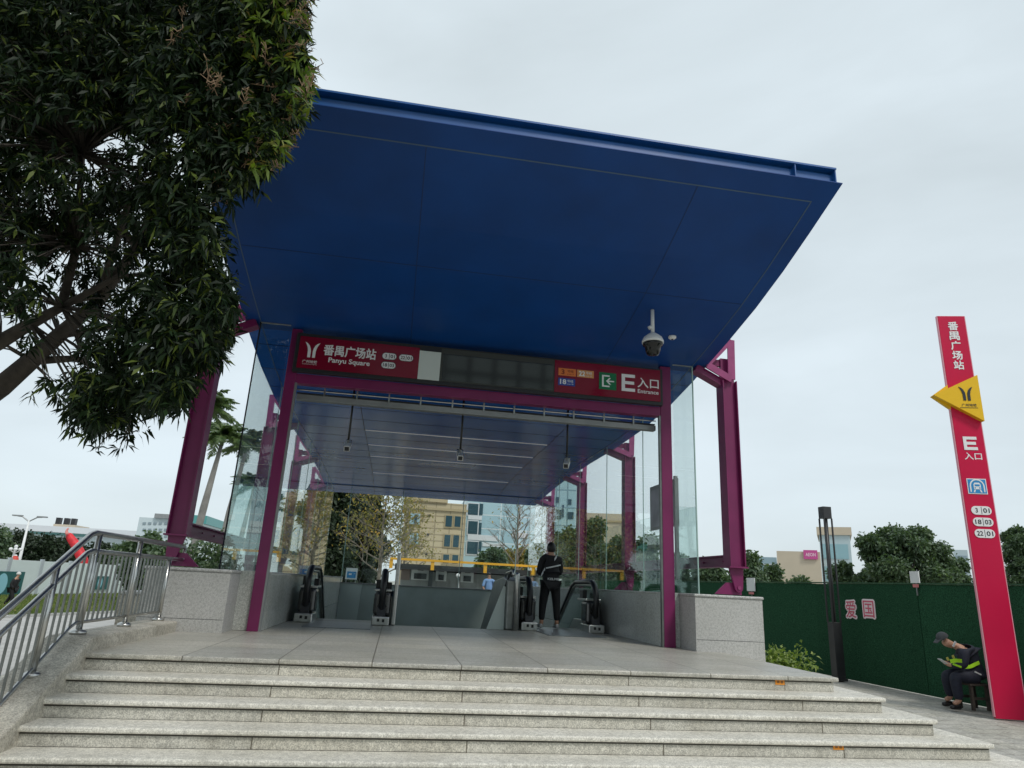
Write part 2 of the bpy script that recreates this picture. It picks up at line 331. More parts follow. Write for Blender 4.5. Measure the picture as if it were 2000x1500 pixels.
class Pl:
    """plane frame: origin o, u (right), v (up), n (towards viewer)"""
    def __init__(s, o, u, v): s.o = Vector(o); s.u = Vector(u).normalized(); s.v = Vector(v).normalized(); s.n = s.u.cross(s.v).normalized()
    def at(s, a, b, d=0): return s.o+s.u*a+s.v*b+s.n*d
    def rect(s, a0, a1, b0, b1, d0, d1, name, m, parent, bevel=0):
        return MB().obox(s.at((a0+a1)/2, (b0+b1)/2, (d0+d1)/2), s.u, s.v, s.n, abs(a1-a0)/2, abs(b1-b0)/2, abs(d1-d0)/2).build(name, m, parent, bevel)
    def poly(s, pts, d0, d1, name, m, parent): return MB().prism([s.at(a, b, d0) for a, b in pts], s.n*(d1-d0)).build(name, m, parent)
TXT = {}
def textmesh(s_, bold=0.0, extr=.003):
    k = (s_, bold)
    if k in TXT: return TXT[k]
    c = bpy.data.curves.new('lettering', 'FONT'); c.body = s_; c.size = 1; c.offset = bold; c.extrude = 0; c.resolution_u = 3
    o = bpy.data.objects.new('lettering', c); col.objects.link(o); dg = bpy.context.evaluated_depsgraph_get(); dg.update()
    me = bpy.data.meshes.new_from_object(o.evaluated_get(dg)); bpy.data.objects.remove(o)
    v = [tuple(x.co) for x in me.vertices]; f = [tuple(p.vertices) for p in me.polygons]; TXT[k] = (v, f); return TXT[k]
def text(pl, s_, a0, a1, b0, b1, d, name, m, parent, bold=.02, fat=0):
    """fit string s_ into rectangle a0..a1, b0..b1 of plane pl at offset d"""
    v, f = textmesh(s_, bold)
    xs = [q[0] for q in v]; ys = [q[1] for q in v]; x0, x1, y0, y1 = min(xs), max(xs), min(ys), max(ys)
    V = [pl.at(a0+(q[0]-x0)/(x1-x0)*(a1-a0), b0+(q[1]-y0)/(y1-y0)*(b1-b0), d) for q in v]
    mb = MB()
    sh = [(0, 0)] if not fat else [(0, 0), (fat, 0), (-fat, 0), (0, fat), (0, -fat), (fat*.7, fat*.7), (-fat*.7, fat*.7), (fat*.7, -fat*.7), (-fat*.7, -fat*.7)]
    for i, (sa, sb) in enumerate(sh): mb.add([q+pl.u*sa+pl.v*sb+pl.n*.0004*i for q in V], f)
    return mb.build(name, m, parent)
def capsule(pl, cx, cy_, w_, h_, d0, d1, name, m, parent):
    r = h_/2; pts = []
    for k in range(9): q = -math.pi/2+math.pi*k/8; pts.append((cx+w_/2-r+r*math.cos(q), cy_+r*math.sin(q)))
    for k in range(9): q = math.pi/2+math.pi*k/8; pts.append((cx-w_/2+r+r*math.cos(q), cy_+r*math.sin(q)))
    return pl.poly(pts, d0, d1, name, m, parent)
def pill(pl, cx, cy_, w_, h_, a, b, d, parent, ring=True):
    if ring: capsule(pl, cx, cy_, w_*1.08, h_*1.14, d, d+.003, 'pill_rim', M_LETD, parent)
    p = capsule(pl, cx, cy_, w_, h_, d, d+.006, 'number_pill', M_LET, parent)
    pl.rect(cx-.004, cx+.004, cy_-h_*.42, cy_+h_*.42, d+.007, d+.008, 'divider', M_LETD, p)
    wa = w_*(.06 if len(a) == 1 else .15)
    text(pl, a, cx-w_*.24-wa, cx-w_*.24+wa, cy_-h_*.27, cy_+h_*.27, d+.008, 'number', M_LETD, p); text(pl, b, cx+w_*.08, cx+w_*.40, cy_-h_*.27, cy_+h_*.27, d+.008, 'number', M_LETD, p)
def logo(pl, cx, cy_, h_, d, m, parent):
    """two mirrored curved strokes"""
    for sg in (-1, 1):
        pts = []; prof = [(.075, -.5, .17), (.075, -.1, .17), (.09, .12, .17), (.15, .32, .18), (.26, .47, .17), (.42, .55, .04)]
        inn = [(sg*(.06), -.5), (sg*.06, -.1), (sg*.09, .1), (sg*.17, .3), (sg*.30, .44), (sg*.46, .52)]
        outr = [(sg*.36, .33), (sg*.29, .16), (sg*.25, -.05), (sg*.24, -.5)]
        pts = [(cx+x*h_, cy_+y*h_) for x, y in inn+outr]
        pl.poly(pts if sg > 0 else pts[::-1], d, d+.006, 'emblem_stroke', m, parent)

def skinmesh(name, J, edges, m, parent, sub=2):
    """J: {key:(Vector, r)}; skin modifier grown surface, applied"""
    keys = list(J); me = bpy.data.meshes.new(name); O = ORG[parent]
    me.from_pydata([tuple(J[k][0]-O) for k in keys], [(keys.index(a), keys.index(b)) for a, b in edges], [])
    o = bpy.data.objects.new(name, me); col.objects.link(o)
    o.modifiers.new('s', 'SKIN'); sv = me.skin_vertices[0].data
    for i, k in enumerate(keys):
        r = J[k][1]; sv[i].radius = r if isinstance(r, tuple) else (r, r); sv[i].use_root = (i == 0)
    mo = o.modifiers.new('u', 'SUBSURF'); mo.levels = sub; mo.render_levels = sub
    dg = bpy.context.evaluated_depsgraph_get(); dg.update(); m2 = bpy.data.meshes.new_from_object(o.evaluated_get(dg)); bpy.data.objects.remove(o)
    m2.materials.clear(); m2.materials.append(m); m2.polygons.foreach_set('use_smooth', [True]*len(m2.polygons)); m2.name = name
    o2 = bpy.data.objects.new(name, m2); col.objects.link(o2); o2.parent = parent; ORG[o2] = O; return o2
def blob(name, c, r, m, parent, n=12, cut=None, rot=None):
    """ellipsoid; cut=(lo,hi) keeps vertices z fraction range"""
    bm = bmesh.new(); bmesh.ops.create_uvsphere(bm, u_segments=n+6, v_segments=n, radius=1)
    if cut: bmesh.ops.delete(bm, geom=[v for v in bm.verts if not cut[0] <= v.co.z <= cut[1]], context='VERTS')
    Rm = rot or Matrix.Identity(3); O = ORG[parent]
    for v in bm.verts: v.co = Rm @ Vector((v.co.x*r[0], v.co.y*r[1], v.co.z*r[2]))+Vector(c)-O
    me = bpy.data.meshes.new(name); bm.to_mesh(me); bm.free(); me.materials.append(m); me.polygons.foreach_set('use_smooth', [True]*len(me.polygons))
    o = bpy.data.objects.new(name, me); col.objects.link(o); o.parent = parent; ORG[o] = O; return o

# ============================================================ SETTING
GZ = -.75
def gh(x, y):
    s = min(1, max(0, (-3.6-x)/4)); s = s*s*(3-2*s); return GZ-.70*s-.02
g = MB(); xs = [-900, -300, -100, -50, -30, -20, -12, -9]+[-7.6+.4*i for i in range(11)]+[-3, 0, 5, 10, 20, 50, 100, 300, 900]
ys = [-60, -10, 0, 6.0, 12.8, 13.3, 25.5, 40, 80, 200, 500, 1500]; W_ = len(xs)
WX0, WX1 = -1.88, 4.27     # stair well opening
xs += [WX0, WX1]; xs.sort(); W_ = len(xs)
g.v = [(x, y, gh(x, y)) for y in ys for x in xs]
g.f = [(j*W_+i, j*W_+i+1, (j+1)*W_+i+1, (j+1)*W_+i) for j in range(len(ys)-1) for i in range(W_-1) if not (WX0 <= xs[i] < WX1 and 12.8 <= ys[j] < 25.4)]
tag(g.build('ground', M_PAVE), kind='structure')
# left road and lawn (lower level, -1.45)
LZ = -1.466
road = MB(); road.add([(-60, 8, LZ), (-7.8, 8, LZ), (-7.8, 200, LZ), (-60, 200, LZ)], [(0, 1, 2, 3)]); tag(road.build('road', M_ROAD), kind='structure')
la = [PZ(-400, 1206, LZ+.08), PZ(0, 1203, LZ+.08), PZ(270, 1192, LZ+.08), PZ(420, 1188, LZ+.08)]; lb = [PZ(420, 1152, LZ+.08), PZ(270, 1158, LZ+.08), PZ(0, 1163, LZ+.08), PZ(-400, 1170, LZ+.08)]
lawn = MB().prism([p-Vector((0, 0, .12)) for p in la+lb], (0, 0, .12)); tag(lawn.build('lawn', mat('lawn_soil', (.10, .13, .04), .95, noise=(.8, .35, 6))), kind='structure')
kerbs = MB()
for a, b in zip(la[:-1], la[1:]):
    n_ = Vector((b-a).yxz); n_ = Vector(((b-a).y, -(b-a).x, 0)).normalized()*.15; kerbs.prism([a+Vector((0, 0, -.1)), b+Vector((0, 0, -.1)), b+n_+Vector((0, 0, -.1)), a+n_+Vector((0, 0, -.1))], (0, 0, .13))
tag(kerbs.build('kerb', M_GRC), kind='structure')
# grass blades
poly = [la[0], la[1], la[2], la[3], lb[0], lb[1], lb[2], lb[3]]
ng = 26000; t1 = rng.random(ng); s1 = rng.random(ng)
A = np.array([list(p) for p in la]); B = np.array([list(p) for p in lb[::-1]])
f = t1*3; i = np.minimum(f.astype(int), 2); fr = (f-i)[:, None]; pa = A[i]*(1-fr)+A[i+1]*fr; pb = B[i]*(1-fr)+B[i+1]*fr
C = pa*(1-s1[:, None])+pb*s1[:, None]; V, F = leaves(C, np.stack([rng.normal(size=ng)*.4, rng.normal(size=ng)*.4, np.ones(ng)], 1), .16, .05, 0)
tag(npmesh('grass', V, F, M_GRASS), 'rough yellow green grass on the strip in front of the white hoarding', 'grass', kind='stuff')

# ------------------------------------------------------------ platform and steps
Y0 = 7.39; TR = .322; RH = .15; XL = -2.83; XR = 4.97
plat = MB(); plat.box(XL-.45, XR, Y0+.025, 13.42, -1.5, -.045); plat.build
TK = .045
pf = MB().box(XL-.02, XR+.02, Y0, 13.42, -TK, 0).build('platform_floor', M_FLOOR, bevel=.012, org=(-.15, 7.79, 0)); tag(pf, kind='structure')
pb_ = MB().box(XL-.45, XR-.03, Y0+.04, 13.38, -1.6, -TK); pb_.box(XR-.03, XR, 10.16, 13.38, -1.6, -TK)
tag(pb_.build('platform_base', M_RISE), kind='structure')
stairs = empty('stone_steps', (.75, Y0, GZ), 'wide weathered granite steps climbing to the station entrance', 'steps')
def stepright(k): return XR+k*TR
r0 = MB().box(XL, XR-.03, Y0+.035, Y0+.06, -RH, -TK-.002).build('riser', M_RISE, stairs)
for k in range(1, 5):
    z = -k*RH; y0 = Y0-k*TR; xr = stepright(k); yb = 10.8
    t = MB(); t.box(XL-.02, xr+.02, y0, y0+TR+.032, z-TK, z); t.box(XR-.03+(k-1)*TR, xr+.02, y0+TR+.032, yb, z-TK, z)
    t.build('tread', M_STEP, stairs, bevel=.014)
    r = MB(); r.box(XL, xr-.02, y0+.035, y0+TR+.02, z-RH, z-TK-.002); r.box(XR-.03+(k-1)*TR, xr-.02, y0+TR+.022, yb-.03, z-RH, z-TK-.002); r.build('riser', M_RISE, stairs)
MB().box(XL, stepright(4)-.05, Y0-3.9*TR, Y0+.03, -1.5, GZ+.002).build('core', M_RISE, stairs)
M_NOSESHADE = mat('painted_shade', (.07, .065, .055), .9)  # dark strips added under the nosings, their shadow line put into colour
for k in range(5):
    z = -k*RH; y0 = Y0-k*TR; MB().box(XL, (stepright(k) if k else XR-.03)-.025, y0+.030, y0+.0345, z-TK-.016, z-TK-.001).build('nosing_shade_strip', M_NOSESHADE, stairs)
# granite kerb wall beside the steps
KZ = .135; kp = [(6.2-4, -.33+(-4)*.47), (7.50, KZ), (10.2, KZ), (10.2, -1.5), (2.2, -1.9)]
kp = [(2.2, KZ-(7.5-2.2)*.47), (7.5, KZ), (10.15, KZ), (10.15, -1.6), (2.2, -2.6)]
MB().prism([(XL-.42, y, z) for y, z in kp], (.42, 0, 0)).build('side_kerb', M_KERB, stairs, bevel=.02)
# stickers on risers
for i, (px, py, k, lab) in enumerate([(1523, 1327, 0, 'small orange sticker on the top riser near the right end of the steps'), (1637, 1453, 3, 'small orange sticker on the fourth riser down at the right side')]):
    yy = Y0-k*TR+.033; c = P(px, py+5, yy); root = empty('warning_sticker', (c.x, yy, c.z), lab, 'sticker', 'orange stickers on the risers')
    MB().box(c.x-.055, c.x+.055, yy-.004, yy-.001, c.z-.028, c.z+.028).build('backing', mat('sticker_orange', (.75, .27, .02), .5), root)
    d_ = mat('sticker_print', (.25, .10, .02), .6)
    MB().box(c.x-.035, c.x-.008, yy-.006, yy-.005, c.z-.012, c.z+.014).box(c.x+.008, c.x+.036, yy-.006, yy-.005, c.z-.014, c.z+.012).build('print', d_, root)

# ------------------------------------------------------------ stainless railing on the kerb
RX = -3.05
rail = empty('stair_railing', (RX, 7.6, KZ), 'stainless steel railing with upright bars beside the steps', 'railing')
def kz(y): return KZ if y > 7.5 else KZ-(7.5-y)*.47
def tz(y, off): return (KZ+off) if y > 7.52 else KZ+off-(7.52-y)*.55
def path(off, y0=2.6, y1=10.6): return [(RX, y0, tz(y0, off)), (RX, 7.47, tz(7.47, off)), (RX, 7.57, KZ+off), (RX, y1, KZ+off)]
MB().tube(path(.98)+[], .030, 10).build('handrail', M_STEEL, rail, smooth=True)
MB().tube(path(.80), .026, 10).build('middle_rail', M_STEEL, rail, smooth=True)
MB().tube([(RX, 10.6, KZ+.98), (RX, 10.66, KZ+.96), (RX, 10.66, KZ+.82), (RX, 10.6, KZ+.80)], .026, 10).build('end_loop', M_STEEL, rail, smooth=True)
MB().tube([(RX, 2.6, tz(2.6, .10)-.0), (RX, 7.47, tz(7.47, .11)), (RX, 7.57, KZ+.115), (RX, 10.05, KZ+.115)], .018, 8).build('bottom_rail', M_STEEL, rail, smooth=True)
for y in (3.4, 4.55, 5.75, 6.93, 7.68, 8.87, 10.05):
    p = MB().tube([(RX, y, kz(y)-.01), (RX, y, tz(y, .98) if y < 10 else tz(y, .80))], .029, 10); p.build('post', M_STEEL, rail, smooth=True)
    MB().lathe((RX, y, kz(y)-(.03 if y < 7.5 else 0)), [(.075, 0), (.075, .03), (.05, .045), (.03, .05)], 16).build('post_foot', M_STEEL, rail, smooth=True)
y = 2.7
while y < 10.0:
    if min(abs(y-q) for q in (3.4, 4.55, 5.75, 6.93, 7.68, 8.87, 10.05)) > .05:
        MB().tube([(RX, y, tz(y, .115)), (RX, y, tz(y, .80))], .0115, 6, cap=False).build('baluster', M_STEELD, rail, smooth=True)
    y += .119

# ============================================================ ENTRANCE PAVILION
pav = empty('station_entrance_pavilion', (1.15, 10.6, 0), 'metro entrance with blue cantilever roof, magenta columns, glass walls and granite plinths', 'station entrance')
RXL, RXR = -2.77, 5.07
prof = [(6.57, 5.84), (7.3, 5.56), (8.0, 5.31), (8.8, 5.07), (9.7, 4.86), (10.4, 4.72), (11.1, 4.58), (12.2, 4.40), (13.7, 4.25), (15.8, 4.19), (18, 4.19), (20.1, 4.16), (22.0, 4.09), (23.6, 4.00), (25.7, 3.83)]
def sz(y):
    for (a, b), (c, d) in zip(prof[:-1], prof[1:]):
        if a <= y <= c: return b+(d-b)*(y-a)/(c-a)
    return prof[0][1]+(prof[0][0]-y)*.385 if y < prof[0][0] else prof[-1][1]
def profile_slab(x0, x1, ya, yb, dz0, dz1, name, m, parent=pav, extra=()):
    ysn = sorted({ya, yb} | {a for a, b in prof if ya < a < yb}); bot = [(x0, q, sz(q)+dz0) for q in ysn]; top = [(x0, q, sz(q)+dz1) for q in ysn[::-1]]
    n = len(ysn); mb = MB(); V = bot+[(x1, q[1], q[2]) for q in bot]+[(x0, q[1], q[2]) for q in top[::-1]]+[(x1, q[1], q[2]) for q in top[::-1]]
    F = []
    for i in range(n-1): F += [(i, i+1, n+i+1, n+i), (2*n+i, 3*n+i, 3*n+i+1, 2*n+i+1), (i, 2*n+i, 2*n+i+1, i+1), (n+i, n+i+1, 3*n+i+1, 3*n+i)]
    F += [(0, n, 3*n, 2*n), (n-1, 3*n-1, 4*n-1, 2*n-1)]; mb.add(V, F); return mb.build(name, m, parent)
roof = profile_slab(RXL+.06, RXR-.06, 6.66, 25.6, .012, .20, 'roof', M_BLUEF)
soff = profile_slab(RXL, RXR, 6.57, 10.80, 0, .010, 'soffit', M_BLUE, roof)
ceil_ = profile_slab(RXL, RXR, 10.80, 25.7, 0, .010, 'ceiling', M_BLUEC, roof)
fb = MB()   # I-beam shaped fascia
fb.add([], [])
def rails(x0, x1):
    m = MB(); m.prism([(x0, 6.70, 5.86), (x0, 6.735, 5.86), (x0, 6.735, 6.05), (x0, 6.70, 6.05)], (x1-x0, 0, 0)); m.prism([(x0, 6.59, 6.05), (x0, 6.80, 6.05), (x0, 6.80, 6.075), (x0, 6.59, 6.075)], (x1-x0, 0, 0)); return m
rails(RXL+.03, RXR-.05).build('fascia_beam', M_BLUEF, roof)
for x in (RXR-.07, RXR-.62, RXL+.05, RXL+.6):
    MB().prism([(x, 6.60, 5.853), (x, 6.70, 5.853), (x, 6.70, 6.05), (x, 6.60, 6.05)], (.014, 0, 0)).build('stiffener', M_BLUEF, roof)
# trims and seams
for x in (4.82, -2.52): profile_slab(x-.007, x+.007, 6.86, 25.5, -.004, -.0005, 'trim_line', M_TRIM, roof)
profile_slab(-2.51, 4.81, 6.86, 6.875, -.004, -.0005, 'trim_line', M_TRIM, roof)
M_SOFT = mat('soft_seam', (.002, .022, .10), .6)
for x in (3.28, -.12): profile_slab(x-.005, x+.005, 6.88, 10.79, -.003, -.0006, 'panel_seam', M_SOFT, roof)
profile_slab(-2.5, 4.80, 8.74, 8.75, -.003, -.0006, 'panel_seam', M_SOFT, roof)
for x in (-1.05, 3.42): profile_slab(x-.005, x+.005, 10.9, 25.6, -.003, -.0006, 'panel_seam', M_SEAM, roof)
y = 11.3
while y < 25.4: profile_slab(RXL+.02, RXR-.02, y, y+.012, -.0045, -.0032, 'panel_seam', M_SEAM, roof); y += .92
for yy in (15.9, 17.7, 19.3, 21.9):
    profile_slab(-1.03, 3.38, yy, yy+.024, -.02, -.006, 'light_strip', M_LIGHT, roof)
profile_slab(-2.5, 4.8, 24.3, 24.35, -.02, -.006, 'trim_line', M_TRIM, roof)

# columns
def hcol(x, y, z0, z1, parent):
    m = MB(); hw = .135; m.box(x-hw, x-hw+.018, y-.13, y+.13, z0, z1); m.box(x+hw-.018, x+hw, y-.13, y+.13, z0, z1); m.box(x-hw+.018, x+hw-.018, y-.06, y-.04, z0, z1); return m.build('column', M_MAG, parent, bevel=.003)
CY = (10.62, 15.9, 20.3, 24.7)
for side in (1, -1):
    cx = 5.47 if side > 0 else -3.17
    for y in CY:
        zt = min(sz(y)-.15, 4.45); dz = zt-4.45; z4 = 4.45+dz
        c = hcol(cx, y, 1.29, z4+.0, pav)
        MB().box(cx-.16, cx+.16, y-.15, y+.15, 1.262, 1.288).build('end_plate', M_MAG, c)
        # lug with rounded foot and triangular base plate
        pts = [(cx-.12, 1.26), (cx+.12, 1.26)]+[(cx+.03*side+.07*math.cos(q), .955+.07*math.sin(q)) for q in [-math.pi*k/6 for k in range(7)]]
        MB().prism([(a, y-.055, b) for a, b in pts], (0, .05, 0)).build('pin_lug', M_MAG, c)
        MB().prism([(cx-.36*side, y-.0, .845), (cx-.16*side, y-.0, 1.03), (cx+.08*side, y, 1.04), (cx+.10*side, y-.0, .845)], (0, .04, 0)).build('base_gusset', M_MAG, c)
        bo = MB()
        for bx_ in (-.05, 0, .05): bo.tube([(cx+.03*side+bx_*.0, y-.056, .955), (cx+.03*side, y-.075, .955)], .03, 10) if bx_ == 0 else None
        bo.build('pin_bolt', M_MAGD, c)
        # head bracket to roof edge
        e = (RXR-.02) if side > 0 else (RXL+.02)
        zr = sz(y)+.02
        fr_o = [(cx+.01*side, z4-.03), (cx+.10*side, z4+.02), (cx+.10*side, z4+.80), (cx-.0*side, z4+.74), (e, zr+.05), (e-.0*side, zr-.05)]
        hole = [(cx-.02*side, z4+.49), (cx-.02*side, z4+.20), (cx-.17*side, z4+.36)]
        # ring built from three bars
        br = MB(); A_, B_, C_ = (cx+.03*side, z4+.02), (cx+.05*side, z4+.76), (e, zr+.0)
        def bar(mb, p, q, wd, yb0, yb1):
            p = Vector((p[0], 0, p[1])); q = Vector((q[0], 0, q[1])); d = (q-p).normalized(); n_ = Vector((-d.z, 0, d.x))*wd/2; mb.prism([(p-n_+Vector((0, yb0, 0))), (p+n_+Vector((0, yb0, 0))), (q+n_+Vector((0, yb0, 0))), (q-n_+Vector((0, yb0, 0)))], (0, yb1-yb0, 0))
        bar(br, A_, B_, .13, y-.15, y-.12); bar(br, A_, C_, .12, y-.149, y-.119); bar(br, B_, C_, .10, y-.148, y-.118)
        br.build('head_bracket', M_MAGD, c)
        st = MB(); bar(st, (cx-.05*side, z4-.06), (e-.17*side, sz(y)-.02), .12, y-.08, y+.12); st.build('knee_brace', M_MAG, c)
        ab = MB(); bar(ab, (cx, z4), (cx, zr+.18), .24, y-.05, y+.03); bar(ab, (cx+.1*side, zr+.10), (e-.3*side, zr+.10), .12, y-.02, y+.04); ab.build('roof_arm', M_MAG, c)
    for y0, y1 in zip(CY[:-1], CY[1:]):
        b = MB(); x = cx; b.box(x-.09, x+.09, y0+.14, y1-.14, 1.455, 1.475); b.box(x-.09, x+.09, y0+.14, y1-.14, 1.285, 1.305); b.box(x-.008, x+.008, y0+.14, y1-.14, 1.305, 1.455)
        for k in range(6): b.box(x-.03*side-.012, x-.03*side+.012, y0+.35+k*.75, y0+.375+k*.75, 1.36, 1.39)
        b.build('side_beam', M_MAG, pav)
# plinths / side walls
WZ = .83
for side in (1, -1):
    def X(v): return v if side > 0 else 2.3-v
    xa, xb = X(4.55), X(5.66); pl_ = MB().box(xa, xb, 10.15, 10.9, -1.55, WZ-.045).build('granite_plinth', M_GRP, pav, bevel=.004)
    MB().box(xa+(-.015 if side > 0 else .015), xb+(.02 if side > 0 else -.02), 10.13, 10.9, WZ-.043, WZ).build('coping', M_GRC, pl_, bevel=.015)
    MB().box(xa+(.01 if side > 0 else -.01), xb, 10.147, 10.149, .168, .172).build('joint', M_SEAM, pl_)
    xi = 4.24 if side > 0 else -1.85
    wl = MB().box(xi, X(5.66), 10.9, 25.4, -1.55, WZ-.03).build('side_wall', M_GRW, pav)
    MB().box(xi-(.015*side), X(5.67), 10.9, 25.4, WZ-.028, WZ).build('coping', M_STEELD if 0 else M_GRC, wl, bevel=.01)
    MB().box(xi, X(4.55), 10.76, 10.899, -.02, WZ).build('wall_end', M_GRW, wl)
MB().box(-1.85, 4.24, 24.62, 24.9, -5.2, .62).build('well_end_wall', M_WELL, pav)
MB().box(-1.85, 4.24, 24.58, 24.92, .622, .655).build('well_coping', M_ALU, pav)
MB().box(-1.87, -1.852, 13.45, 24.6, -5.2, 0).box(4.242, 4.26, 13.45, 24.6, -5.2, 0).build('well_lining', M_WELLL, pav)
MB().box(-1.85, 4.24, 13.425, 13.44, -5.2, -.02).build('well_front_wall', M_WELL, pav)
MB().box(-1.85, 4.24, 13.44, 24.6, -5.25, -5.2).build('well_floor', M_FLOOR, pav)
MB().prism([(-1.84, 24.60, .62), (-1.10, 24.60, .62), (-1.22, 24.60, -1.5), (-1.84, 24.60, -1.5)], (0, .015, 0)).build('well_pale_panel', M_WELLL, pav)
# glass walls
GXR, GXL, GY = 4.82, -2.52, 10.60
joints = [10.62, 13.1, 15.6, 18.1, 20.6, 23.1, 25.35]
for gx in (GXR, GXL):
    for a, b in zip(joints[:-1], joints[1:]):
        yc = (a+b)/2; m = MB(); zt0, zt1 = sz(a+.01)-.012, sz(b-.01)-.012
        SZ_ = 2.22
        lo = MB().box(gx-.007, gx+.007, a+.012, b-.012, WZ+.004, SZ_).build('lower_glass_pane', M_GLASSL, pav)
        up = MB().prism([(gx-.006, a+.012, SZ_+.002), (gx-.006, b-.012, SZ_+.002), (gx-.006, b-.012, zt1), (gx-.006, yc, sz(yc)-.012), (gx-.006, a+.012, zt0)], (.012, 0, 0)).build('glass_pane', M_GLASS, pav)
        MB().box(gx-.006, gx+.006, b-.010, b+.010, WZ+.004, sz(b)-.012).build('glass_joint', M_GEDGE, pav)
for x0, x1 in ((-2.515, -2.05), (4.46, 4.815)):
    MB().box(x0, x1, GY-.006, GY+.006, WZ+.004, 2.20).build('lower_glass_pane', M_GLASSL, pav)
    MB().box(x0, x1, GY-.006, GY+.006, 2.204, sz(GY)-.02).build('glass_pane', M_GLASS, pav)
    MB().box(x0, x1, GY-.012, GY+.012, sz(GY)-.018, sz(GY)-.001).build('head_channel', M_ALU, pav)
MB().box(GXR-.008, GXR+.010, GY-.012, GY+.010, WZ, sz(GY)-.01).build('glass_joint', M_GEDGE, pav); MB().box(GXL-.010, GXL+.008, GY-.012, GY+.010, WZ, sz(GY)-.01).build('glass_joint', M_SEAM, pav)
# rear glass
for x0, x1 in ((-1.83, .0), (.02, 2.2), (2.22, 4.22)):
    MB().box(x0, x1, 24.70, 24.712, .66, sz(24.7)-.01).build('rear_glass_pane', M_GLASS, pav)
for x in (-1.84, .01, 2.21, 4.23): MB().box(x-.012, x+.012, 24.69, 24.72, .66, sz(24.7)-.01).build('glass_joint', M_GEDGE, pav)
# front frame: posts, beam
for x0, x1, s in ((-2.035, -1.875, 1), (4.262, 4.45, -1)):
    p = MB().box(x0, x1, 10.68, 10.76, 0, sz(10.7)-.01).build('front_post', M_MAG, pav, bevel=.004)
    xs_ = x1 if s > 0 else x0; MB().box(xs_, xs_+s*.032, 10.69, 10.75, 0, 3.75).build('side_channel', M_ALU if s > 0 else M_STEELD, p)
MB().box(-1.875, 4.262, 10.69, 10.85, 3.745, 3.903).build('front_beam', M_MAG, pav, bevel=.004)
# track frame under beam
tf = MB(); tf.box(-1.86, 4.25, 10.90, 11.02, 3.53, 3.62); tf.build('track', M_ALU, pav, bevel=.004)
tr2 = MB().tube([(-1.86, 10.9, 3.69), (4.25, 10.9, 3.70)], .010, 6).build('track_rod', M_STEEL, pav)
for x in (-1.42, -.9, -.38, .14, .67, 1.20, 1.72, 2.24, 2.76, 3.3, 3.83):
    MB().box(x-.012, x+.012, 10.86, 10.885, 3.60, 3.74).build('track_hanger', M_STEEL, pav)
MB().box(-1.86, 4.25, 10.93, 11.3, 3.64, 3.655).build('track_back', M_DARK, pav)

# ============================================================ MAIN SIGN
sg = empty('station_sign', (1.2, 10.58, 4.22), 'long red station name board with grey screen above the entrance', 'sign')
SP = Pl((0, 10.58, 0), (1, 0, 0), (0, 0, 1))
MB().box(-1.93, 4.262, 10.585, 10.68, 3.905, 4.56).build('frame', M_DARK, sg, bevel=.004)
SP.rect(-1.87, .045, 3.965, 4.50, .0, .010, 'red_panel', M_RED, sg); SP.rect(2.335, 4.215, 3.965, 4.53, .0, .010, 'red_panel', M_RED, sg)
SP.rect(.047, .40, 3.965, 4.455, .0, .014, 'paper_sheet', mat('paper', (.62, .68, .64), .7), sg)
SP.rect(.405, 2.33, 3.965, 4.53, .0, .008, 'screen_surround', mat('screen_surround', (.05, .052, .045), .3), sg)
SP.rect(.44, 2.31, 3.985, 4.44, .009, .012, 'screen', mat('dark_screen', (.02, .022, .022), .05, spec=1.0), sg)
D = .012
logo(SP, -1.665, 4.275, .25, D, M_LET, sg)
text(SP, '广州地铁', -1.79, -1.56, 4.055, 4.105, D, 'emblem_caption', M_LET, sg, .01)
text(SP, 'GUANGZHOU METRO', -1.785, -1.56, 4.030, 4.044, D, 'emblem_caption', M_LET, sg, .0)
text(SP, '番禺广场站', -1.48, -.655, 4.215, 4.395, D, 'station_name', M_LET, sg, 0, .005)
text(SP, 'Panyu Square', -1.39, -.735, 4.075, 4.185, D, 'station_name_english', M_LET, sg, .022)
pill(SP, -.437, 4.30, .225, .105, '3', '01', D, sg); pill(SP, -.165, 4.30, .225, .105, '22', '01', D, sg); pill(SP, -.437, 4.145, .225, .105, '18', '03', D, sg)
for a0, a1, b0, m_, n_, tcol in ((2.40, 2.705, 4.265, M_ORG, '3', mat('print_brown', (.22, .03, .01), .5)), (2.725, 3.02, 4.265, M_TAN, '22', M_LET), (2.40, 2.695, 4.09, M_NAVY, '18', M_LET)):
    p = SP.rect(a0, a1, b0, b0+.13, D, D+.003, 'line_badge', m_, sg); wn = .055*len(n_)
    text(SP, n_, a0+.06-.02*len(n_)+.01, a0+.06-.02*len(n_)+.01+wn, b0+.02, b0+.11, D+.005, 'line_number', tcol, p, .03)
    text(SP, '号线', a0+.155, a0+.26, b0+.060, b0+.108, D+.005, 'line_text', tcol, p, .01); text(SP, 'Line '+n_, a0+.155, a0+.26, b0+.02, b0+.045, D+.005, 'line_text', tcol, p, 0)
ex = SP.rect(3.115, 3.42, 4.09, 4.39, D, D+.004, 'exit_plate', M_GREEN, sg); d2 = D+.005
SP.rect(3.165, 3.195, 4.135, 4.345, d2, d2+.003, 'bracket_symbol', M_LET, ex); SP.rect(3.196, 3.30, 4.32, 4.345, d2, d2+.003, 'bracket_symbol', M_LET, ex); SP.rect(3.196, 3.30, 4.135, 4.16, d2, d2+.003, 'bracket_symbol', M_LET, ex)
SP.rect(3.27, 3.38, 4.23, 4.252, d2, d2+.003, 'arrow_symbol', M_LET, ex)
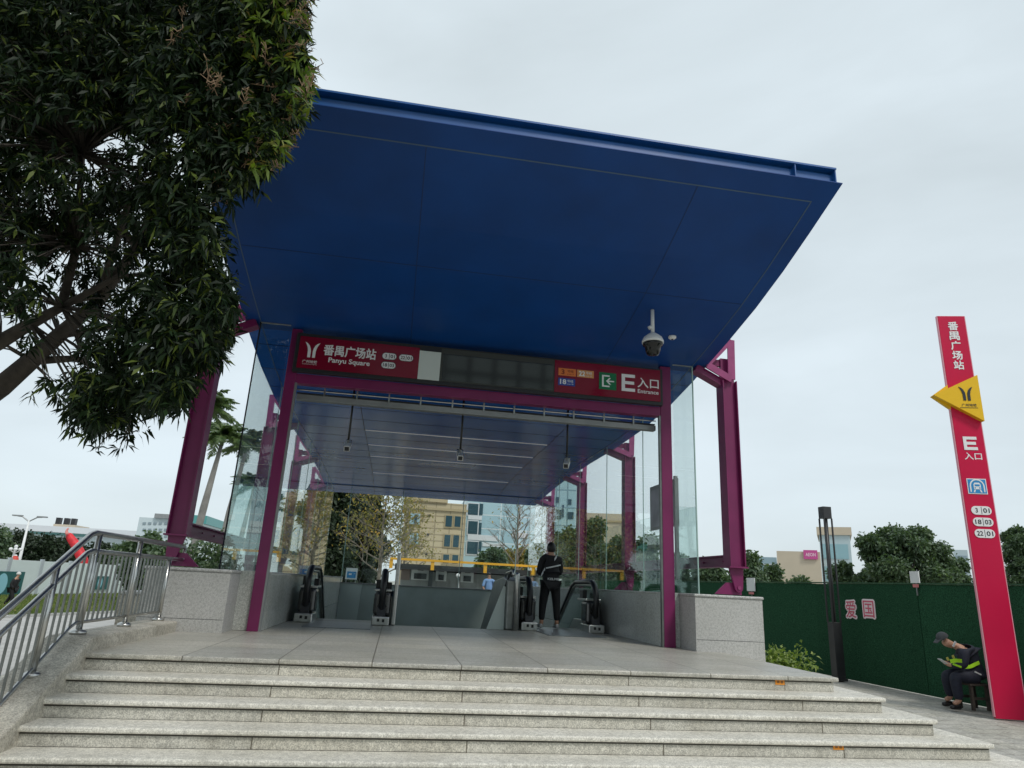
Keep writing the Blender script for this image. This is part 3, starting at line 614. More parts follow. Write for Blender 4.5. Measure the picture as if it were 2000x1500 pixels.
SP.poly([(3.235, 4.241), (3.295, 4.30), (3.325, 4.30), (3.268, 4.241), (3.325, 4.182), (3.295, 4.182)], d2, d2+.003, 'arrow_symbol', M_LET, ex)
for r_ in ((3.515, 3.575, 4.095, 4.40), (3.576, 3.755, 4.345, 4.40), (3.576, 3.74, 4.222, 4.275), (3.576, 3.755, 4.095, 4.150)): SP.rect(*r_, D, D+.004, 'letter', M_LET, sg)
text(SP, '入口', 3.80, 4.185, 4.185, 4.365, D, 'entrance_text', M_LET, sg, .012); text(SP, 'Entrance', 3.805, 4.18, 4.085, 4.155, D, 'entrance_text', M_LET, sg, .012)

# ============================================================ cameras
def hangcam(x, y, zc, lab, yaw=0):
    r = empty('security_camera', (x, y, sz(y)), lab, 'security camera', 'security cameras hung from the ceiling')
    MB().tube([(x, y, sz(y)-.03), (x, y, zc+.10)], .020, 8).build('drop_pole', M_DARK, r, smooth=True)
    MB().lathe((x, y, sz(y)-.03), [(.06, 0), (.06, .028)], 14).build('ceiling_mount', M_DARK, r)
    MB().obox((x, y-.01, zc+.07), (1, 0, 0), (0, 1, 0), (0, 0, 1), .022, .022, .035).build('bracket', M_ALU, r, .004)
    u = Vector((math.cos(yaw), math.sin(yaw), 0)); n_ = Vector((math.sin(yaw)*.85, -math.cos(yaw)*.85, -.53)).normalized(); v_ = n_.cross(u)
    MB().obox(Vector((x, y, zc)), u, v_, n_, .052, .052, .15).build('housing', M_WHITE, r, .008)
    MB().obox(Vector((x, y, zc))+v_*.0-n_*.0+Vector((0, 0, .045)), u, v_, n_, .058, .006, .17).build('sunshield', M_DARK, r, .003)
    MB().obox(Vector((x, y, zc))+n_*.1505, u, v_, n_, .04, .038, .003).build('lens_window', M_DARK, r)
hangcam(-1.095, 12.5, 3.13, 'white box camera on a black pole, leftmost of the three under the ceiling'); hangcam(.985, 12.5, 3.12, 'white box camera on a black pole, middle of the three under the ceiling'); hangcam(3.055, 12.5, 3.13, 'white box camera on a black pole, rightmost of the three under the ceiling', -.35)
dy = 9.12; dc = P(1275, 668, dy)
dm = empty('dome_camera', (dc.x, dy, sz(dy)), 'large white and smoked dome camera hanging from the blue soffit', 'dome camera')
MB().tube([(dc.x, dy, sz(dy)), (dc.x, dy, dc.z+.13)], .028, 10).build('drop_pole', M_WHITE, dm, smooth=True)
MB().lathe((dc.x, dy, dc.z-.02), [(.165, 0), (.165, .03), (.14, .09), (.08, .14), (.035, .17)], 24).build('housing', M_WHITE, dm, smooth=True)
MB().lathe((dc.x, dy, dc.z-.22), [(.03, 0), (.09, .02), (.115, .08), (.12, .14), (.15, .16), (.155, .198)], 24).build('smoked_dome', mat('smoked_dome', (.012, .013, .013), .12), dm, smooth=True)
MB().tube([(dc.x-.06, dy, dc.z+.22), (dc.x-.03, dy, dc.z+.24)], .03, 8).build('cable_clip', M_WHITE, dm)
q = P(1313, 659, 9.75); sm = empty('ceiling_sensor', (q.x, q.y, sz(q.y)), 'small round white sensor on the blue soffit beside the dome camera', 'sensor')
MB().lathe((q.x, q.y, sz(q.y)-.045), [(.04, 0), (.065, .02), (.065, .035), (.065, .05)], 18).build('cover', M_WHITE, sm, smooth=True)
MB().lathe((q.x, q.y, sz(q.y)-.055), [(.015, 0), (.02, .012)], 10).build('lens', M_DARK, sm)
# notice board on the right glass
nb = empty('notice_board', (4.7, 11.85, 2.35), 'framed grey notice board fixed to the right glass wall behind the post', 'notice board')
MB().box(4.735, 4.775, 11.2, 12.5, 1.95, 2.78).build('frame', M_ALU, nb, .004); MB().box(4.728, 4.733, 11.26, 12.44, 2.0, 2.70).build('notice', mat('notice_print', (.33, .33, .37), .4, noise=(3, .25)), nb)
MB().box(4.66, 4.72, 11.10, 11.16, 1.05, 2.80).build('upright', M_ALU, nb, .004)

# ============================================================ escalators
def escalator(xl, xr, y0, lab, plate_len):
    r = empty('escalator', ((xl+xr)/2, y0, 0), lab, 'escalator', 'escalators descending from the entrance')
    yd = y0+1.6; sl = math.tan(math.radians(30)); zend = -4.6; ye = yd-zend/sl
    MB().box(xl+.13, xr-.13, y0-1.15, y0+.55, .004, .012).build('landing_plate', mat('ridged_plate', (.30, .32, .34), .35, metal=.9, noise=(40, .3)), r)
    fl = MB().box(xl-.1, xr+.1, y0+.0, y0+1.45, -.12, .002); fl.build('comb_plate', M_STEELD, r)
    st = MB()
    for k in range(10): st.box(xl+.15, xr-.15, yd-.1+k*.4, yd+.3+k*.4, -.1-k*.231-.23, -.1-k*.231)
    st.build('moving_steps', M_STEELD, r)
    for x, s in ((xl, -1), (xr, 1)):
        b = MB().box(x-.16, x+.16, y0-.02, y0+.62, .0, .16).build('newel_base', M_STEEL, r, .02)
        MB().box(x-.11-(.09 if s < 0 else 0), x+.11+(.09 if s > 0 else 0), y0+.35, yd+.2, .222, .62).build('outer_cladding', M_STEELD, r, .03) if False else None
        sk = MB().prism([(x-.05, y0+.62, 0), (x-.05, yd, 0), (x-.05, ye, zend), (x-.05, ye, zend+.28), (x-.05, yd, .2), (x-.05, y0+.62, .22)], (.1, 0, 0)); sk.build('skirt', M_STEEL, r, .01)
        oc = MB().prism([(x+s*.055, y0+.62, 0), (x+s*.055, yd, 0), (x+s*.055, ye, zend), (x+s*.055, ye, zend+.5), (x+s*.055, yd, .5), (x+s*.055, y0+.72, .60), (x+s*.055, y0+.62, .5)], (s*.14, 0, 0)); oc.build('outer_cladding', M_STEELD, r, .01)
        MB().box(x-.155, x+.155, y0+.20, y0+.62, .165, .585).build('newel_body', mat('newel_dark', (.10, .10, .10), .25, metal=.8), b, .05); MB().box(x-.16, x+.16, y0+.24, y0+.9, .59, .635).build('deck_plate', M_STEEL, b, .01); MB().box(x-.15, x-.06, y0+.5, y0+.75, .638, .80).build('sensor_box', M_BLACK, b, .01); MB().box(x+.06, x+.15, y0+.5, y0+.75, .638, .76).build('sensor_box', M_BLACK, b, .01)
        MB().prism([(x-.075, y0+.04, .162), (x-.075, y0+.19, .162), (x-.075, y0+.19, .36), (x-.075, y0+.08, .32)], (.15, 0, 0)).build('inlet_housing', M_DARK, b)
        gp = [(y0+.16, .50)]+[(y0+.42-.27*math.cos(q)*1.0, .63+.27*math.sin(q)) for q in [math.pi*k/12 for k in range(1, 7)]]
        gl = MB().prism([(x-.006, a, z) for a, z in gp]+[(x-.006, yd, .90), (x-.006, ye, zend+.9), (x-.006, ye, zend+.28), (x-.006, yd, .205), (x-.006, y0+.51, .225), (x-.006, y0+.51, .44)], (.012, 0, 0)); gl.build('glass_balustrade', M_GLASSL, r)
        hp = [(x, y0+.22, .18), (x, y0+.10, .30)]+[(x, y0+.40-.36*math.cos(q), .60+.36*math.sin(q)) for q in [-.5+(math.pi/2+.5)*k/9 for k in range(10)]]+[(x, yd, .955), (x, yd+.3, .87), (x, ye, zend+.9)]
        MB().tube(hp, .052, 10, sx=1.15).build('handrail', M_BLACK, r, smooth=True)
        MB().tube([(p[0], p[1]+(.06 if i < 8 else 0), p[2]-(.055 if i >= 6 else 0)) for i, p in enumerate(hp[2:])], .03, 8).build('rail_guide', M_STEEL, r, smooth=True)
        MB().box(x-.06, x-.015, y0-.026, y0-.021, .07, .12).build('stop_button', M_BLACK, b); MB().box(x+.03, x+.075, y0-.026, y0-.021, .06, .115).build('key_switch', M_BLACK, b)
    return r
escalator(-1.56, -.20, 13.10, 'escalator with black handrails at the left wall of the entrance', 1.1)
escalator(2.62, 3.95, 13.38, 'escalator with black handrails at the right wall where the person in black stands', 1.1)
# centre stairs with side panels and handrail
cs = empty('centre_stairs', (1.0, 13.45, 0), 'stairs descending between the two escalators with steel side panels', 'stairs')
cst = MB()
for k in range(26): cst.box(.12, 2.06, 13.46+k*.3, 13.76+k*.3, -.17*(k+1)-.3, -.17*(k+1)+.0)
cst.build('flight', M_FLOOR, cs)
MB().box(.0, .075, 13.30, 13.42, 0, 1.30).build('steel_post', M_STEEL, cs, .02)
MB().prism([(.02, 13.43, 0), (.02, 15.2, 0), (.02, 22, -3.9), (.02, 22, -3.0), (.02, 15.2, .85), (.02, 13.43, .85)], (.04, 0, 0)).build('side_panel', M_STEELD, cs)
MB().prism([(2.14, 13.30, 0), (2.14, 15.2, 0), (2.14, 22, -3.9), (2.14, 22, -3.0), (2.14, 15.2, .9), (2.14, 13.9, .98), (2.14, 13.30, .92)], (.26, 0, 0)).build('side_cladding', M_STEELD, cs, .03)
MB().lathe((2.32, 13.26, 0), [(.05, 0), (.05, 1.0), (.045, 1.04), (.02, 1.06)], 14).build('rail_post', M_STEEL, cs, smooth=True)
MB().prism([(1.80, 13.44, 0), (2.13, 13.44, 0), (2.13, 13.44, .80), (2.09, 13.44, .80)], (0, .02, 0)).build('wedge_panel', M_WELLL, cs)
MB().tube([(2.20, 13.30, 1.06), (2.10, 13.5, .72), (1.92, 13.5, .0)], .020, 8).build('handrail', M_BLACK, cs, smooth=True)
MB().tube([(2.24, 13.24, 1.0), (2.25, 13.30, 1.09), (2.26, 14.2, 1.06), (2.26, 21, -2.6)], .026, 8).build('handrail', M_STEEL, cs, smooth=True)

# ============================================================ TOTEM
TB = Vector((9.12, 9.74, GZ)); tu = Vector((1, -.28, 0)).normalized(); TW = .445; TH = 6.55
tot = empty('totem_sign', tuple(TB+tu*TW/2), 'tall slim red totem with station name, yellow arrow and line numbers', 'totem sign')
TP = Pl(TB, tu, (0, 0, 1))
TP.rect(0, TW, 0, TH, -.06, 0, 'panel', M_TOT, tot, .003)
for a in (-.008, TW+.008): TP.rect(a-.006, a+.006, .02, TH, -.055, -.005, 'edge_strip', M_TOTE, tot)
def tv(py): # height on the totem of an image row along its centre line
    px = 1858+(py-613)*.145; d = ray(px, py); den = d.dot(TP.n); t = (TP.o+TP.u*TW/2-Vector((0, 0, CH))).dot(TP.n)/den; return CH+d.z*t-GZ
def tspan(a, b): return tv(b), tv(a)
dd = .003
for i, ch in enumerate('番禺广场站'):
    yy = (637, 656, 675, 694, 713)[i]; c = tv(yy); text(TP, ch, .15, .31, c-.078, c+.078, dd, 'station_name', M_LET, tot, 0, .005)
y0_, y1_ = tspan(737, 823); ym = tv(777)
arr = TP.poly([(-.29, tv(775)), (TW+.012, y0_-.01), (TW+.012, y1_+.02)], .0, .09, 'yellow_arrow', M_YEL, tot)
TP.poly([(-.285, tv(775)), (.0, tv(800)), (.0, tv(752))], -.06, -.002, 'yellow_arrow', M_YEL, tot)
logo(TP, .23, tv(772), .24, .092, M_LETD, tot); text(TP, '广州地铁', .13, .37, tv(797), tv(791), .094, 'emblem_caption', M_LETD, tot, .01)
TP.rect(.10, .385, tv(799.5), tv(799.5)+.008, .092, .094, 'caption_line', M_LETD, tot)
e0, e1 = tspan(853, 879)
for r_ in ((.115, .165, e0, e1), (.165, .33, e1-.05, e1), (.165, .31, (e0+e1)/2-.024, (e0+e1)/2+.026), (.165, .33, e0, e0+.05)): TP.rect(*r_, dd, dd+.004, 'letter', M_LET, tot)
a_, b_ = tspan(884, 898); text(TP, '入口', .10, .375, a_, b_, dd, 'entrance_text', M_LET, tot, .012)
a_, b_ = tspan(935, 965); cxm = .225
ic = TP.rect(.075, .375, a_, b_, dd, dd+.004, 'metro_icon', M_LET, tot); TP.rect(.088, .362, a_+.013, b_-.013, dd+.005, dd+.007, 'icon_field', M_BLUES, ic)
def arc(cx_, cz_, r, w_, d_, nm, m_, par, leg):
    o_ = [(cx_-r, cz_-leg)]+[(cx_+r*math.cos(math.pi-q), cz_+r*math.sin(math.pi-q)) for q in [math.pi*k/10 for k in range(11)]]+[(cx_+r, cz_-leg)]
    i_ = [(cx_+r-w_, cz_-leg)]+[(cx_+(r-w_)*math.cos(q), cz_+(r-w_)*math.sin(q)) for q in [math.pi*k/10 for k in range(11)]]+[(cx_-r+w_, cz_-leg)]
    TP.poly((o_+i_)[::-1], d_, d_+.002, nm, m_, par)
cz_ = (a_+b_)/2; arc(cxm, cz_+.005, .115, .02, dd+.008, 'tunnel_arc', M_LET, ic, .10)
TP.poly([(cxm-.055, cz_-.05), (cxm+.055, cz_-.05), (cxm+.055, cz_+.03), (cxm+.035, cz_+.06), (cxm-.035, cz_+.06), (cxm-.055, cz_+.03)], dd+.008, dd+.010, 'train_symbol', M_LET, ic)
TP.rect(cxm-.038, cxm+.038, cz_+.0, cz_+.032, dd+.011, dd+.012, 'train_window', M_BLUES, ic)
for xx in (-.035, .035): TP.rect(cxm+xx-.010, cxm+xx+.010, cz_-.036, cz_-.018, dd+.011, dd+.012, 'train_lamp', M_BLUES, ic)
TP.poly([(cxm-.07, cz_-.10), (cxm-.045, cz_-.10), (cxm-.03, cz_-.058), (cxm-.05, cz_-.058)], dd+.008, dd+.010, 'track_symbol', M_LET, ic); TP.poly([(cxm+.07, cz_-.10), (cxm+.045, cz_-.10), (cxm+.03, cz_-.058), (cxm+.05, cz_-.058)], dd+.008, dd+.010, 'track_symbol', M_LET, ic)
for py, a, b in ((997, '3', '01'), (1019.5, '18', '03'), (1042, '22', '01')): pill(TP, .235, tv(py), .31, .14, a, b, dd, tot, False)

# ============================================================ lamp post
lp = PZ(1639, 1329, GZ); lx, ly = lp.x, lp.y; lo = empty('garden_lamp', (lx, ly, GZ), 'slim black square lamp post with open upper frame by the green fence', 'lamp post')
MB().box(lx-.125, lx+.125, ly-.125, ly+.125, GZ, GZ+.05).build('foot', M_LAMP, lo, .004); MB().box(lx-.098, lx+.098, ly-.098, ly+.098, GZ+.05, GZ+1.15).build('base_column', M_LAMP, lo, .006)
for i in (-1, 1):
    for j in (-1, 1): MB().box(lx+i*.09-.014, lx+i*.09+.014, ly+j*.09-.014, ly+j*.09+.014, GZ+1.15, GZ+3.34).build('corner_bar', M_LAMP, lo)
MB().tube([(lx, ly, GZ+1.15), (lx, ly, GZ+3.34)], .028, 8).build('light_tube', M_LAMP, lo, smooth=True)
MB().box(lx-.098, lx+.098, ly-.098, ly+.098, GZ+3.34, GZ+3.60).build('cap', M_LAMP, lo, .005)

# ============================================================ green fence
def fx(y): return 10.0-(y-10.6)*.066
fence = empty('green_hoarding', (fx(14), 14, GZ), 'tall hoarding covered in dark green artificial turf', 'hoarding')
y = 3.0; i = 0
while y < 34:
    y1 = y+3.0; FT = GZ+1.96
    jj = random.uniform(-.008, .008); MB().prism([(fx(y)+jj, y+.004, GZ), (fx(y1)+jj, y1-.004, GZ), (fx(y1)+jj, y1-.004, FT+jj), (fx(y)+jj, y+.004, FT-jj)], (.05, 0, 0)).build('turf_panel', M_TURF, fence); y = y1
MB().prism([(fx(3)-.02, 3, FT+.010), (fx(36)-.02, 36, FT+.010), (fx(36)+.07, 36, FT+.010), (fx(3)+.07, 3, FT+.010)], (0, 0, .025)).build('top_rail', mat('rail_green', (.03, .09, .04), .7), fence)
fd = Vector((fx(20)-fx(10), 10, 0)).normalized()
c0 = PX(1662, 1190, fx(13.2)-.02)
FP = Pl((fx(13.0)-.012, 13.0, 0), -fd, (0, 0, 1))
def fproj(px, py):
    d = ray(px, py); t = (FP.o-Vector((0, 0, CH))).dot(FP.n)/d.dot(FP.n); q = Vector((0, 0, CH))+d*t-FP.o; return q.dot(FP.u), q.dot(FP.v)
for ch, x0, x1, lab in (('爱', 1650, 1675, 'pink and white character 爱 cut out and fixed to the green hoarding, left of the pair'), ('国', 1684, 1711, 'pink and white character 国 cut out and fixed to the green hoarding, right of the pair')):
    a0, b1 = fproj(x0, 1171); a1, b0 = fproj(x1, 1209); r = empty('hoarding_character', tuple(FP.at((a0+a1)/2, (b0+b1)/2)), lab, 'sign', 'characters fixed to the green hoarding')
    text(FP, ch, a0+.02, a1-.02, b0+.02, b1-.02, .004, 'white_backing', mat('char_pale', (.95, .84, .84), .6), r, 0, .035); text(FP, ch, a0+.02, a1-.02, b0+.02, b1-.02, .012, 'pink_face', mat('char_pink', (.72, .13, .20), .6), r, 0, .002)
for px, py0, py1, wd, lab in ((1468, 1131, 1157, 10, 'small white notice on the hoarding top beside the magenta column'), (1788, 1119, 1142, 11, 'small white notice on the hoarding top below the big round tree')):
    a, b = fproj(px, py0); a2, b2 = fproj(px, py1); aw = abs(fproj(px+wd, py0)[0]-a)*.8; yy = FP.at(a, 0).y; r = empty('white_notice', tuple(FP.at(a, b)), lab, 'sign', 'white notices above the hoarding')
    MB().obox(FP.at(a, (b+b2)/2+.03, .03), FP.u, FP.v, FP.n, aw, abs(b-b2)/2, .008).build('board', M_WHITE, r); MB().obox(FP.at(a, b2-.02, .03), FP.u, FP.v, FP.n, aw*.6, .03, .006).build('lower_strip', mat('notice_pink', (.6, .2, .2), .6), r)
    MB().obox(FP.at(a, b2-.05, .012), FP.u, FP.v, FP.n, .012, .15, .008).build('stake', M_ALU, r)

# ============================================================ shrubs
def shrub(name, c, r, n, leaf, ls, label, cat='shrub', group=None, blobs=None, flat=.8):
    root = empty(name, (c[0], c[1], c[2]), label, cat, group); bl = blobs or [((c[0]+random.uniform(-.5, .5)*r[0], c[1]+random.uniform(-.5, .5)*r[1], c[2]+r[2]*random.uniform(.5, 1.1)), (r[0]*.6, r[1]*.6, r[2]*.6)) for _ in range(9)]
    pts, d = blobcloud(bl, n, .5); pts = pts[pts[:, 2] > c[2]-.05]; d = d[:len(pts)]; k = 2
    C = np.repeat(pts, k, 0)+rng.normal(size=(len(pts)*k, 3))*ls*.5; V, F = leaves(C, np.repeat(d, k, 0)+rng.normal(size=(len(C), 3))*.8, ls, ls*.6); npmesh('foliage', V, F, leaf, root)
    s = MB()
    for b in bl: s.tube([(c[0]+random.uniform(-.1, .1), c[1], c[2]-.02), ((c[0]+b[0][0])/2, (c[1]+b[0][1])/2, c[2]+r[2]*.4), b[0]], [.02, .014, .006], 5)
    s.build('stems', M_BARK, root); return root
bc = P(1532, 1300, 12.2); shrub('leafy_bush', (bc.x-.1, 12.2, GZ), (.45, .6, .45), 1200, LF_BUSH, .085, 'pale green leafy bush beside the right granite plinth')

# ============================================================ PEOPLE
def V3(x, y, z): return Vector((x, y, z))
def limb(J, edges, names):
    for a, b in zip(names[:-1], names[1:]): edges.append((a, b))
def slim(J, f=.68):
    keep = ('nk', 'hd', 'ht', 'wl', 'wr', 'hl_', 'hr_', 'al', 'ar', 'tl', 'tr')
    return {k: (p, r if k in keep else (tuple(x*f for x in r) if isinstance(r, tuple) else r*f)) for k, (p, r) in J.items()}
# standing man seen from behind
mx_, my_ = 3.215, 14.30; pr = empty('person', (mx_, my_, .01), 'standing person seen from behind in black tracksuit with arms folded at the right escalator', 'person')
def m(dx, dy, z): return V3(mx_+dx, my_+dy, z+.01)
J = {'pel': (m(0, 0, .93), (.15, .11)), 'sp1': (m(0, 0, 1.12), (.145, .105)), 'sp2': (m(.0, .0, 1.30), (.165, .11)), 'nb': (m(.0, .02, 1.44), (.09, .075)), 'nk': (m(0, .03, 1.50), .055), 'hd': (m(0, .05, 1.58), (.075, .09)), 'ht': (m(0, .05, 1.66), (.06, .075)),
     'sl': (m(-.19, .02, 1.37), .066), 'el': (m(-.25, .06, 1.08), .048), 'wl': (m(-.06, .22, 1.10), .036), 'sr': (m(.17, .02, 1.38), .066), 'er': (m(.235, .08, 1.10), .048), 'wr': (m(.02, .24, 1.16), .036),
     'hl': (m(-.10, 0, .86), .10), 'kl': (m(-.15, .02, .48), .065), 'al': (m(-.17, -.01, .09), .045), 'tl': (m(-.19, .12, .04), .035), 'hr': (m(.10, 0, .86), .10), 'kr': (m(.145, .03, .48), .065), 'ar': (m(.16, .02, .09), .045), 'tr': (m(.18, .15, .04), .035)}
E_ = []; limb(J, E_, ['pel', 'sp1', 'sp2', 'nb', 'nk', 'hd', 'ht']); limb(J, E_, ['nb', 'sl', 'el', 'wl']); limb(J, E_, ['nb', 'sr', 'er', 'wr']); limb(J, E_, ['pel', 'hl', 'kl', 'al', 'tl']); limb(J, E_, ['pel', 'hr', 'kr', 'ar', 'tr'])
skinmesh('body', slim(J), E_, M_SKIN, pr)
def grow(keys, add, J=J): return {k: (J[k][0], tuple(x+add for x in J[k][1]) if isinstance(J[k][1], tuple) else J[k][1]+add) for k in keys}
ja = grow(['pel', 'sp1', 'sp2', 'nb', 'sl', 'el', 'wl', 'sr', 'er', 'wr'], .022); ja['hem'] = (m(0, 0, .84), (.185, .145)); ja['pel'] = (m(0, 0, .96), (.18, .14)); ja['sp1'] = (m(0, 0, 1.12), (.172, .13))
jk = skinmesh('jacket', ja, [('sp1', 'pel'), ('pel', 'hem'), ('sp1', 'sp2'), ('sp2', 'nb'), ('nb', 'sl'), ('sl', 'el'), ('el', 'wl'), ('nb', 'sr'), ('sr', 'er'), ('er', 'wr')], M_CLOTH, pr)
tj = grow(['pel', 'hl', 'kl', 'al', 'hr', 'kr', 'ar'], .024); tj['al'] = (m(-.17, -.01, .14), .062); tj['ar'] = (m(.16, .02, .14), .062)
skinmesh('trousers', tj, [('pel', 'hl'), ('hl', 'kl'), ('kl', 'al'), ('pel', 'hr'), ('hr', 'kr'), ('kr', 'ar')], M_CLOTH, pr)
blob('hair', m(0, .03, 1.615), (.094, .108, .125), M_HAIR, pr, cut=(-.85, 1))
M_SHOE = mat('shoe_white', (.35, .37, .38), .6, noise=(20, .3))
for sx, ax in ((-.185, 0), (.17, .03)):
    s_ = skinmesh('shoe', {'h': (m(sx, -.06+ax, .05), (.045, .05)), 'm': (m(sx-.005, .04+ax, .045), (.05, .045)), 't': (m(sx-.01, .15+ax, .035), (.045, .03))}, [('h', 'm'), ('m', 't')], M_SHOE, pr)
JP = Pl((mx_, my_-.165, 0), (1, 0, 0), (0, 0, 1))
text(JP, 'KELME', -.10, .14, .965, 1.01, .0, 'jacket_lettering', M_SILV, pr, .02)
# pale bands following the jacket back
def band(p0, p1, hw, name='pale_band'):
    mb = MB(); n_ = 8; vs_ = []
    for k in range(n_+1):
        t = k/n_; x = p0[0]+(p1[0]-p0[0])*t; z = p0[1]+(p1[1]-p0[1])*t; dy_ = -.155+.085*((x)/.19)**2 ; vs_ += [m(x, dy_, z-hw), m(x, dy_, z+hw)]
    for v_ in list(vs_): pass
    mb.add(vs_+[v_+V3(0, .01, 0) for v_ in vs_], [(2*k, 2*k+2, 2*k+3, 2*k+1) for k in range(n_)]+[(2*k+2*n_+2, 2*k+2*n_+3, 2*k+2*n_+5, 2*k+2*n_+4) for k in range(n_)]); return mb.build(name, M_SILV, pr)
band((-.13, 1.19), (.19, 1.27), .014); band((-.215, 1.04), (-.15, 1.17), .03); band((.035, 1.37), (.085, 1.44), .03, 'pale_patch')

# seated guard in profile facing left
GYp = 10.55; gd = empty('person', (9.6, GYp, GZ), 'seated guard in dark uniform and cap with yellow green bands reading against the green hoarding', 'person')
def gp_(px, py, dy=0): return P(px, py, GYp+dy)+Vector((0, 0, 0))
J = {'pel': (gp_(1902, 1318), (.15, .13)), 'sp1': (gp_(1900, 1298), (.15, .12)), 'sp2': (gp_(1889, 1275), (.165, .12)), 'nb': (gp_(1872, 1263), (.09, .08)), 'nk': (gp_(1861, 1260), .055), 'hd': (gp_(1849, 1256), (.085, .075)), 'ht': (gp_(1843, 1250), (.07, .06)),
     'sl': (gp_(1880, 1268, .17), .062), 'el': (gp_(1878, 1298, .22), .046), 'wl': (gp_(1850, 1296, .10), .034), 'hl_': (gp_(1843, 1293, .05), .03),
     'sr': (gp_(1882, 1269, -.18), .062), 'er': (gp_(1884, 1300, -.22), .046), 'wr': (gp_(1856, 1299, -.10), .034), 'hr_': (gp_(1848, 1296, -.03), .03),
     'hl': (gp_(1895, 1319, .10), .10), 'kl': (gp_(1846, 1316, .16), .075), 'al': (gp_(1857, 1362, .16), .045), 'tl': (gp_(1846, 1367, .16), .035),
     'hr': (gp_(1897, 1322, -.10), .10), 'kr': (gp_(1864, 1321, -.14), .078), 'ar': (gp_(1874, 1369, -.14), .045), 'tr': (gp_(1862, 1375, -.14), .035)}
E_ = []; limb(J, E_, ['pel', 'sp1', 'sp2', 'nb', 'nk', 'hd', 'ht']); limb(J, E_, ['nb', 'sl', 'el', 'wl', 'hl_']); limb(J, E_, ['nb', 'sr', 'er', 'wr', 'hr_']); limb(J, E_, ['pel', 'hl', 'kl', 'al', 'tl']); limb(J, E_, ['pel', 'hr', 'kr', 'ar', 'tr'])
skinmesh('body', slim(J), E_, M_SKIN, gd)
ja = grow(['sp1', 'pel', 'sp2', 'nb', 'sl', 'el', 'wl', 'sr', 'er', 'wr'], .028, J); ja['hem'] = (gp_(1903, 1329), (.17, .15)); skinmesh('jacket', ja, [('sp1', 'pel'), ('pel', 'hem'), ('sp1', 'sp2'), ('sp2', 'nb'), ('nb', 'sl'), ('sl', 'el'), ('el', 'wl'), ('nb', 'sr'), ('sr', 'er'), ('er', 'wr')], M_CLOTHN, gd)
tj = grow(['pel', 'hl', 'kl', 'al', 'hr', 'kr', 'ar'], .022, J); skinmesh('trousers', tj, [('pel', 'hl'), ('hl', 'kl'), ('kl', 'al'), ('pel', 'hr'), ('hr', 'kr'), ('kr', 'ar')], M_CLOTHN, gd)
hc = gp_(1841, 1248); blob('cap', hc+Vector((0, 0, .02)), (.100, .092, .095), M_GREYC, gd, cut=(-.15, 1), rot=Matrix.Rotation(-.5, 3, 'Y'))
MB().prism([hc+Vector((-.06, -.07, .0)), hc+Vector((-.06, .07, .0)), hc+Vector((-.145, .045, -.07)), hc+Vector((-.145, -.045, -.07))], (0, 0, .012)).build('cap_peak', M_GREYC, gd)
for nm, j in (('shoe', 'l'), ('shoe', 'r')):
    a_ = J['a'+j][0]; t_ = J['t'+j][0]; zf = GZ+.05; skinmesh(nm, {'h': (Vector((a_.x+.02, a_.y, zf)), (.05, .05)), 'm': (Vector(((a_.x+t_.x)/2, a_.y, zf)), (.055, .045)), 't': (Vector((t_.x-.06, t_.y, zf-.01)), (.045, .035))}, [('h', 'm'), ('m', 't')], M_BLACK, gd)
def ribbon(pts, w_, name, m_, par, off=-.0):
    mb = MB()
    for a, b in zip(pts[:-1], pts[1:]):
        d = (b-a).normalized(); n_ = d.cross(Vector((0, 1, 0))).normalized()*w_/2; mb.prism([a-n_, b-n_, b+n_, a+n_], (0, .012, 0))
    return mb.build(name, m_, par)
ribbon([gp_(1857, 1292, -.30), gp_(1868, 1290, -.31), gp_(1879, 1291, -.30)], .055, 'cuff_band', M_HIVIS, gd); ribbon([gp_(1884, 1303, -.20), gp_(1896, 1302, -.21), gp_(1913, 1294, -.19)], .05, 'waist_band', M_HIVIS, gd)
ribbon([gp_(1862, 1297, -.27), gp_(1878, 1303, -.29)], .03, 'lower_band', M_HIVIS, gd)
ribbon([gp_(1867, 1253, -.20), gp_(1862, 1263, -.20)], .03, 'collar_band', M_SILV, gd); ribbon([gp_(1850, 1284, -.14), gp_(1853, 1290, -.14)], .035, 'chest_band', mat('vest_gold', (.5, .45, .1), .5), gd); ribbon([gp_(1861, 1280, -.20), gp_(1864, 1286, -.20)], .035, 'chest_band', mat('vest_gold', (.5, .45, .1), .5), gd)
ribbon([gp_(1904, 1312, -.20), gp_(1917, 1318, -.20)], .022, 'belt_strip', M_SILV, gd)
ph = gp_(1842, 1292, -.04); tg = empty('phone', tuple(ph), 'pale phone held in the hands of the seated guard', 'phone'); MB().obox(ph, (.85, 0, -.52), (0, 1, 0), (.52, 0, .85), .075, .04, .006).build('case', M_SILV, tg, .003); MB().obox(ph+Vector((.52, 0, .85))*.0075, (.85, 0, -.52), (0, 1, 0), (.52, 0, .85), .068, .035, .001).build('screen', M_DARK, tg)
sx0, sx1 = gp_(1886, 1375).x, gp_(1920, 1375).x; stl = empty('wooden_stool', ((sx0+sx1)/2, GYp, GZ), 'low dark wooden stool under the seated guard', 'stool'); M_WD = mat('old_wood', (.05, .04, .032), .8, noise=(10, .4))
zs = gp_(1900, 1333).z; MB().box(sx0-.02, sx1+.02, GYp-.17, GYp+.17, zs-.035, zs).build('seat', M_WD, stl, .004)
for i in (0, 1):
    for j in (-1, 1): xx = (sx0+.02, sx1-.02)[i]; MB().box(xx-.022, xx+.022, GYp+j*.13-.022, GYp+j*.13+.022, GZ, zs-.035).build('leg', M_WD, stl)
